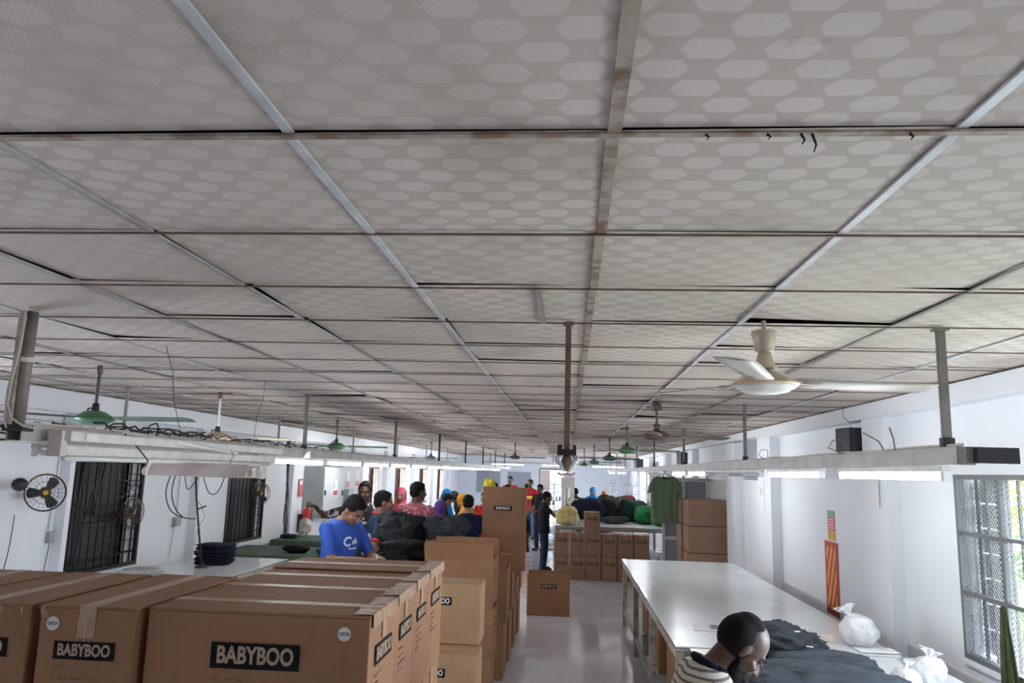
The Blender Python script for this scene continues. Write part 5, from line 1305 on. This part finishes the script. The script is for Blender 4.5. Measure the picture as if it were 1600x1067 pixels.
    # hair / scarf / beard
    if scarf:
        m = MB(); m.ell(hp((0, -.030, .032)), (.098, .108, .108), R3, 24, 16)
        m.ell(hp((0, -.05, -.05)), (.095, .085, .10), R3, 18, 12); m.cap(hp((0, -.03, -.09)), up((0, -.0, 1.43)), .075, .10)
        def ringc(z, rx, ry, n=24): return [up((rx*cos(2*pi*i/n), -.012+ry*sin(2*pi*i/n)+.006*sin(i*1.9), z)) for i in range(n)]
        m.loft([ringc(1.16, .20, .145), ringc(1.30, .215, .15), ringc(1.40, .19, .125), ringc(1.46, .11, .10)])
        part(m, 'headscarf', scarf, cv)
    elif hair == 'short':
        m = MB(); off = Vector((x*7, y*3, 0))
        m.ell(hp((0, -.026, .040)), (.083, .099, .090), R3, 30, 20, fn=lambda v: v*(1+.05*noise.noise(v*5+off)+.03*noise.noise(v*14+off)))
        m.ell(hp((0, -.052, -.012)), (.076, .068, .062), R3, 18, 12); m.ell(hp((0, .016, .090)), (.060, .052, .030), R3, 18, 12, fn=lambda v: v*(1+.08*noise.noise(v*6+off)))
        part(m, 'hair', HAIR, .008 if vox < .012 else .012, 1)
    elif hair == 'receding':
        m = MB(); m.ell(hp((0, -.040, .020)), (.0815, .078, .086), R3, 28, 18); m.ell(hp((0, -.030, -.020)), (.078, .062, .050), R3, 20, 12)
        m.ell(hp((0, -.030, .062)), (.066, .072, .062), R3, 20, 12)
        for q in (-1, 1): m.ell(hp((q*.058, .002, -.008)), (.014, .016, .04), R3, 12, 8)
        part(m, 'hair', HAIRG, .006, 1)
    if beard:
        m = MB(); off = Vector((1, 2, 3)); L = beard
        m.ell(hp((0, .054, -.082)), (.058, .056, .048), R3, 20, 14, fn=lambda v: v*(1+.06*noise.noise(v*7+off)))
        m.ell(hp((0, .068, -.10-L*.35)), (.054, .056, .035+L*.6), R3, 18, 14, fn=lambda v: v*(1+.10*noise.noise(v*6+off)))
        for q in (-1, 1): m.cap(hp((q*.054, .006, -.045)), hp((q*.036, .030, -.092)), .015, .038, 10); m.cap(hp((q*.03, .088, -.058)), hp((q*.036, .07, -.09)), .008, .016, 8)
        part(m, 'beard', HAIR, .006, 1)
    if detail:
        for q in (-1, 1):
            m = MB(); m.ell(hp((q*.030, .076, .004)), (.0125, .010, .009), R3, 14, 10); part(m, 'eye', EYE)
            m = MB(); m.ell(hp((q*.030, .0848, .003)), (.0058, .003, .0058), R3, 10, 8); part(m, 'pupil', M_BLACK)
            m = MB(); m.tube([hp((q*.014, .088, .027)), hp((q*.03, .088, .033)), hp((q*.048, .076, .027))], [.0035, .0045, .002], 8); part(m, 'eyebrow', HAIR)
            m = MB(); m.ell(hp((q*.030, .0785, .0085)), (.0145, .0115, .0075), R3, 14, 8); part(m, 'eyelid', skin)
    return body

def striped(name, a, b, sc, axis='Z', ang=0):
    m, nt, bs = node_mat(name, .85); tc = nt.nodes.new('ShaderNodeTexCoord'); w = nt.nodes.new('ShaderNodeTexWave'); w.inputs['Scale'].default_value = sc; w.inputs['Distortion'].default_value = .6
    w.bands_direction = axis; mp = nt.nodes.new('ShaderNodeMapping'); mp.inputs['Rotation'].default_value = (0, ang, 0); nt.links.new(tc.outputs['Object'], mp.inputs[0]); nt.links.new(mp.outputs[0], w.inputs[0])
    r = nt.nodes.new('ShaderNodeValToRGB'); r.color_ramp.elements[0].position = .68; r.color_ramp.elements[1].position = .78; r.color_ramp.elements[0].color = (*a, 1); r.color_ramp.elements[1].color = (*b, 1)
    nt.links.new(w.outputs[0], r.inputs[0]); nt.links.new(r.outputs[0], bs.inputs['Base Color']); return m
def patterned(name, a, b, sc, lo=.5, hi=.56):
    return mat(name, a, .85, c2=b, nscale=sc, thr=(lo, hi))
C_BLUE = mat('royal blue jersey', (.02, .085, .42), .75, c2=(.016, .065, .34), nscale=4, bump=.25, bscale=14)
C_NAVY = fabric('navy jersey', (.03, .05, .10)); C_REDC = mat('red rib', (.50, .03, .04), .7)
C_BLK = fabric('black jersey', (.015, .015, .018)); C_JEAN = fabric('dark blue denim', (.025, .04, .09)); C_LJEAN = fabric('faded blue denim', (.13, .20, .30))
C_STR = striped('cream and grey stripes', (.62, .60, .54), (.15, .14, .14), 16, 'Z')
C_FLOR = patterned('black shirt with white floral print', (.012, .012, .014), (.45, .42, .42), 14, .55, .6)
C_MAR = patterned('maroon checked shirt', (.28, .055, .085), (.52, .22, .26), 26, .48, .6)
C_PINK = fabric('rose pink cloth', (.60, .08, .15)); C_PURP = fabric('purple cloth', (.09, .04, .20)); C_SBLUE = fabric('sky blue cloth', (.02, .25, .60))
C_ORNG = fabric('orange yellow cloth', (.75, .33, .02)); C_DNAVY = fabric('deep navy cloth', (.008, .012, .05)); C_GYBL = patterned('grey blue patterned cloth', (.10, .12, .20), (.25, .16, .28), 12)
C_LEM = fabric('lemon yellow cloth', (.80, .68, .08)); C_REDT = fabric('red shirt cloth', (.42, .02, .02)); C_ROSE = fabric('pale pink cloth', (.62, .28, .42))

# bearded man at the near table (in front, right)
person('bearded balding man in a striped polo shirt bowed over the near white table', .375, 2.88, radians(-82), 1.575, lean=16, nod=34, skin=SKIND, hands={-1: (-.12, .56, 1.0), 1: (.14, .54, 1.0)}, shirt=C_STR, trouser=C_JEAN, vox=.0075, hair='receding', beard=.075, collar=fabric('dark navy rib', (.012, .014, .03)), detail=True, sleeve=.7)
# man in blue t-shirt
person('man in a royal blue t-shirt looking down and sorting the black garments', -2.08, 6.98, radians(-118), 1.78, lean=8, nod=38, skin=SKIN, hands={-1: (-.10, .40, 1.14), 1: (.10, .40, 1.14)}, shirt=C_BLUE, trouser=C_JEAN, vox=.009, detail=True, print_='carlo', sleeve=.75)
person('man in a navy polo shirt with red collar standing in profile behind the black heap', -2.12, 8.62, radians(-70), 1.72, lean=3, nod=6, skin=SKIN, shirt=C_NAVY, trouser=C_BLK, vox=.010, collar=C_REDC, sleeve=.62, hands={-1: (-.16, .24, 1.02), 1: (.26, .1, .95)})
person('man in a black floral shirt reaching one arm to the electrical cabinet', -2.50, 9.5, radians(175), 1.80, nod=8, turn=8, skin=SKIND, shirt=C_FLOR, trouser=C_BLK, vox=.011, sleeve=.85, hands={1: (.46, .30, 1.40)})
person('man in a maroon checked shirt seen from behind, head turned to the right', -1.98, 10.1, radians(-18), 1.80, nod=4, turn=-30, skin=SKIND, shirt=C_MAR, trouser=C_BLK, vox=.012, sleeve=.8, hands={-1: (-.18, .28, 1.02), 1: (.22, .28, 1.05)})
person('woman in a rose pink headscarf facing the camera left of the maroon shirted man', -2.66, 12.3, radians(175), 1.66, nod=6, shirt=C_PINK, trouser=C_PINK, scarf=C_PINK, female=True, long_top=.35, sleeve=1.6, vox=.013, zoff=0, hands={-1: (-.1, .25, 1.0), 1: (.1, .25, 1.0)})
person('woman in a long deep navy dress seen from behind right of the work table', -1.36, 10.6, radians(6), 1.64, nod=12, shirt=C_DNAVY, trouser=C_DNAVY, female=True, long_top=.45, sleeve=1.8, vox=.013, hands={-1: (-.2, .25, 1.0), 1: (.25, .1, .9)})
person('woman in an orange headscarf working left of the navy dressed woman', -1.58, 12.7, radians(70), 1.60, nod=20, lean=10, shirt=C_ORNG, trouser=C_DNAVY, scarf=C_ORNG, female=True, long_top=.3, sleeve=.9, vox=.013, hands={-1: (-.08, .45, 1.0), 1: (.12, .45, 1.0)})
person('woman in a grey blue patterned shawl seen from behind, bending to the work table', -1.93, 11.2, radians(-15), 1.56, nod=20, lean=16, shirt=C_GYBL, trouser=C_GYBL, scarf=C_PURP, female=True, long_top=.3, sleeve=1.6, vox=.013, hands={-1: (-.1, .35, 1.0), 1: (.14, .35, 1.0)})
person('woman in black with bare black hair bending behind the patterned shawl', -2.42, 14.25, radians(-60), 1.58, nod=20, lean=15, shirt=C_BLK, trouser=C_BLK, female=True, long_top=.3, sleeve=1.6, vox=.014, hands={-1: (-.1, .38, 1.0), 1: (.14, .38, 1.0)})
person('woman in a sky blue headscarf at the far side of the left work tables', -2.55, 15.6, radians(-120), 1.60, nod=20, lean=8, shirt=C_SBLUE, trouser=C_ROSE, scarf=C_SBLUE, female=True, long_top=.3, sleeve=1.6, vox=.015, hands={-1: (-.1, .35, 1.0), 1: (.14, .35, 1.0)})
person('woman in a pale pink scarf bending between the black and sky blue ones', -2.62, 14.7, radians(-90), 1.50, nod=25, lean=22, shirt=C_ROSE, trouser=C_ROSE, scarf=C_ROSE, female=True, long_top=.3, sleeve=1.6, vox=.015)
person('woman in dark grey shawl bending at the far end of the left work table', -2.1, 16.1, radians(120), 1.60, nod=25, lean=20, shirt=M_CHAR, trouser=M_CHAR, scarf=M_CHAR, female=True, long_top=.3, sleeve=1.6, vox=.015)
person('person with dark hair in a red top behind the orange headscarf', -1.55, 14.6, radians(160), 1.58, nod=10, shirt=C_REDT, trouser=C_BLK, vox=.015, sleeve=1.2)
person('boy in black standing by the far table with his arms out over the white cloth', -.50, 16.25, radians(-80), 1.58, nod=20, skin=SKIND, shirt=C_BLK, trouser=C_JEAN, vox=.010, sleeve=.6, hands={-1: (-.08, .46, 1.08), 1: (.10, .44, 1.04)})
person('person in black walking in the aisle behind the tall carton, one arm hanging', -.90, 13.2, radians(10), 1.52, skin=SKIND, shirt=C_BLK, trouser=C_BLK, vox=.012, sleeve=.9, legs='stride', nod=10)
person('man in a black t-shirt standing further back beside the end wall doorway', -.72, 20.2, radians(150), 1.66, nod=12, skin=SKIND, shirt=C_BLK, trouser=C_JEAN, vox=.014, hands={-1: (-.14, .25, 1.05), 1: (.16, .25, 1.0)})
person('man in red and yellow shirt and faded jeans pointing with one arm, aisle end', -1.15, 23.5, radians(165), 1.74, skin=SKIND, shirt=C_REDT, trouser=C_LJEAN, vox=.015, hands={1: (.6, .1, 1.38), -1: (-.2, .2, .95)})
tag(MB().box(-.12, .12, -.01, .01, -.04, .04).build('folded_paper', C_LEM, None, loc=(-1.17, 23.30, 1.22)), 'yellow packet held before the red shirted man in the aisle', 'packet')
person('man in red standing deep in the room above the tall carton', -1.92, 25.5, radians(175), 1.80, skin=SKIND, shirt=C_REDT, trouser=C_JEAN, vox=.016, hands={-1: (-.1, .25, 1.1), 1: (.1, .25, 1.1)})
person('dark haired man in red, head just above the left edge of the tall carton', -1.62, 17.2, radians(150), 1.72, skin=SKIN, shirt=C_REDT, trouser=C_BLK, vox=.015, nod=12)
person('black haired person just above the tall carton top, beside the man in red', -1.42, 18.2, radians(20), 1.66, skin=SKIND, shirt=C_BLK, trouser=C_BLK, vox=.015, nod=10)
person('black haired person just above the right part of the tall carton', -1.28, 24.0, radians(20), 1.60, skin=SKIND, shirt=C_BLK, trouser=C_BLK, vox=.016)
person('person in a yellow and black top behind the white machine column', .20, 21.0, radians(20), 1.58, skin=SKIND, shirt=patterned('yellow and black top', (.01, .01, .01), (.6, .6, .1), 5), trouser=C_BLK, vox=.015, nod=20)
person('woman in a sky blue headscarf behind the dark fabric heaps on the far table', .66, 21.4, radians(170), 1.60, shirt=C_SBLUE, trouser=C_BLK, scarf=C_SBLUE, female=True, vox=.015, nod=15, sleeve=1.5)
person('woman in an orange headscarf behind the dark fabric piles, right of the blue one', .95, 20.9, radians(160), 1.52, shirt=M_CHAR, trouser=C_BLK, scarf=patterned('orange brown scarf', (.45, .15, .04), (.6, .35, .12), 9), female=True, vox=.015, nod=20, sleeve=1.5)
# green bottle shaped bag, yellow hanging bag
lump('green_bag', (-2.12, 10.0, 1.02), (.12, .12, .34), mat('bright green plastic', (.03, .62, .10), .35), 'bright green plastic bag hanging left of the maroon shirted man', 'bag', seed=81, folds=.12)
tag(MB().tube([(-2.12, 10.0, 1.34), (-2.12, 10.02, 2.05)], .003, 5).build('string', M_CABLEW), 'thin string holding the green bag from the left rail', 'string')
lump('hanging_bag', (-1.42, 14.0, 1.50), (.22, .18, .34), C_LEM, 'lemon yellow cloth bag hanging above the workers left of the tall carton', 'bag', seed=82, folds=.3)
tag(MB().tube([(-1.42, 14.0, 1.80), (-1.40, 14.0, 2.6)], .003, 5).build('string', M_CABLEW), 'thin string holding the yellow bag from the ceiling', 'string')
for i, (x, y, c) in enumerate(((-2.2, 12.92, M_WHTC), (-1.92, 12.95, C_ROSE), (-2.25, 13.2, M_CHAR), (-1.95, 13.25, C_SBLUE), (-2.25, 13.5, M_BLKC), (-1.95, 13.52, M_WHTC))):
    lump('garment', (x, y, .862), (.26, .24, .09+.02*(i % 3)), c, ['off white', 'pink', 'charcoal', 'sky blue', 'black', 'second off white'][i]+' garment lying on the work table of the women in headscarves', 'clothes', 'garments on the women work table', seed=90+i)
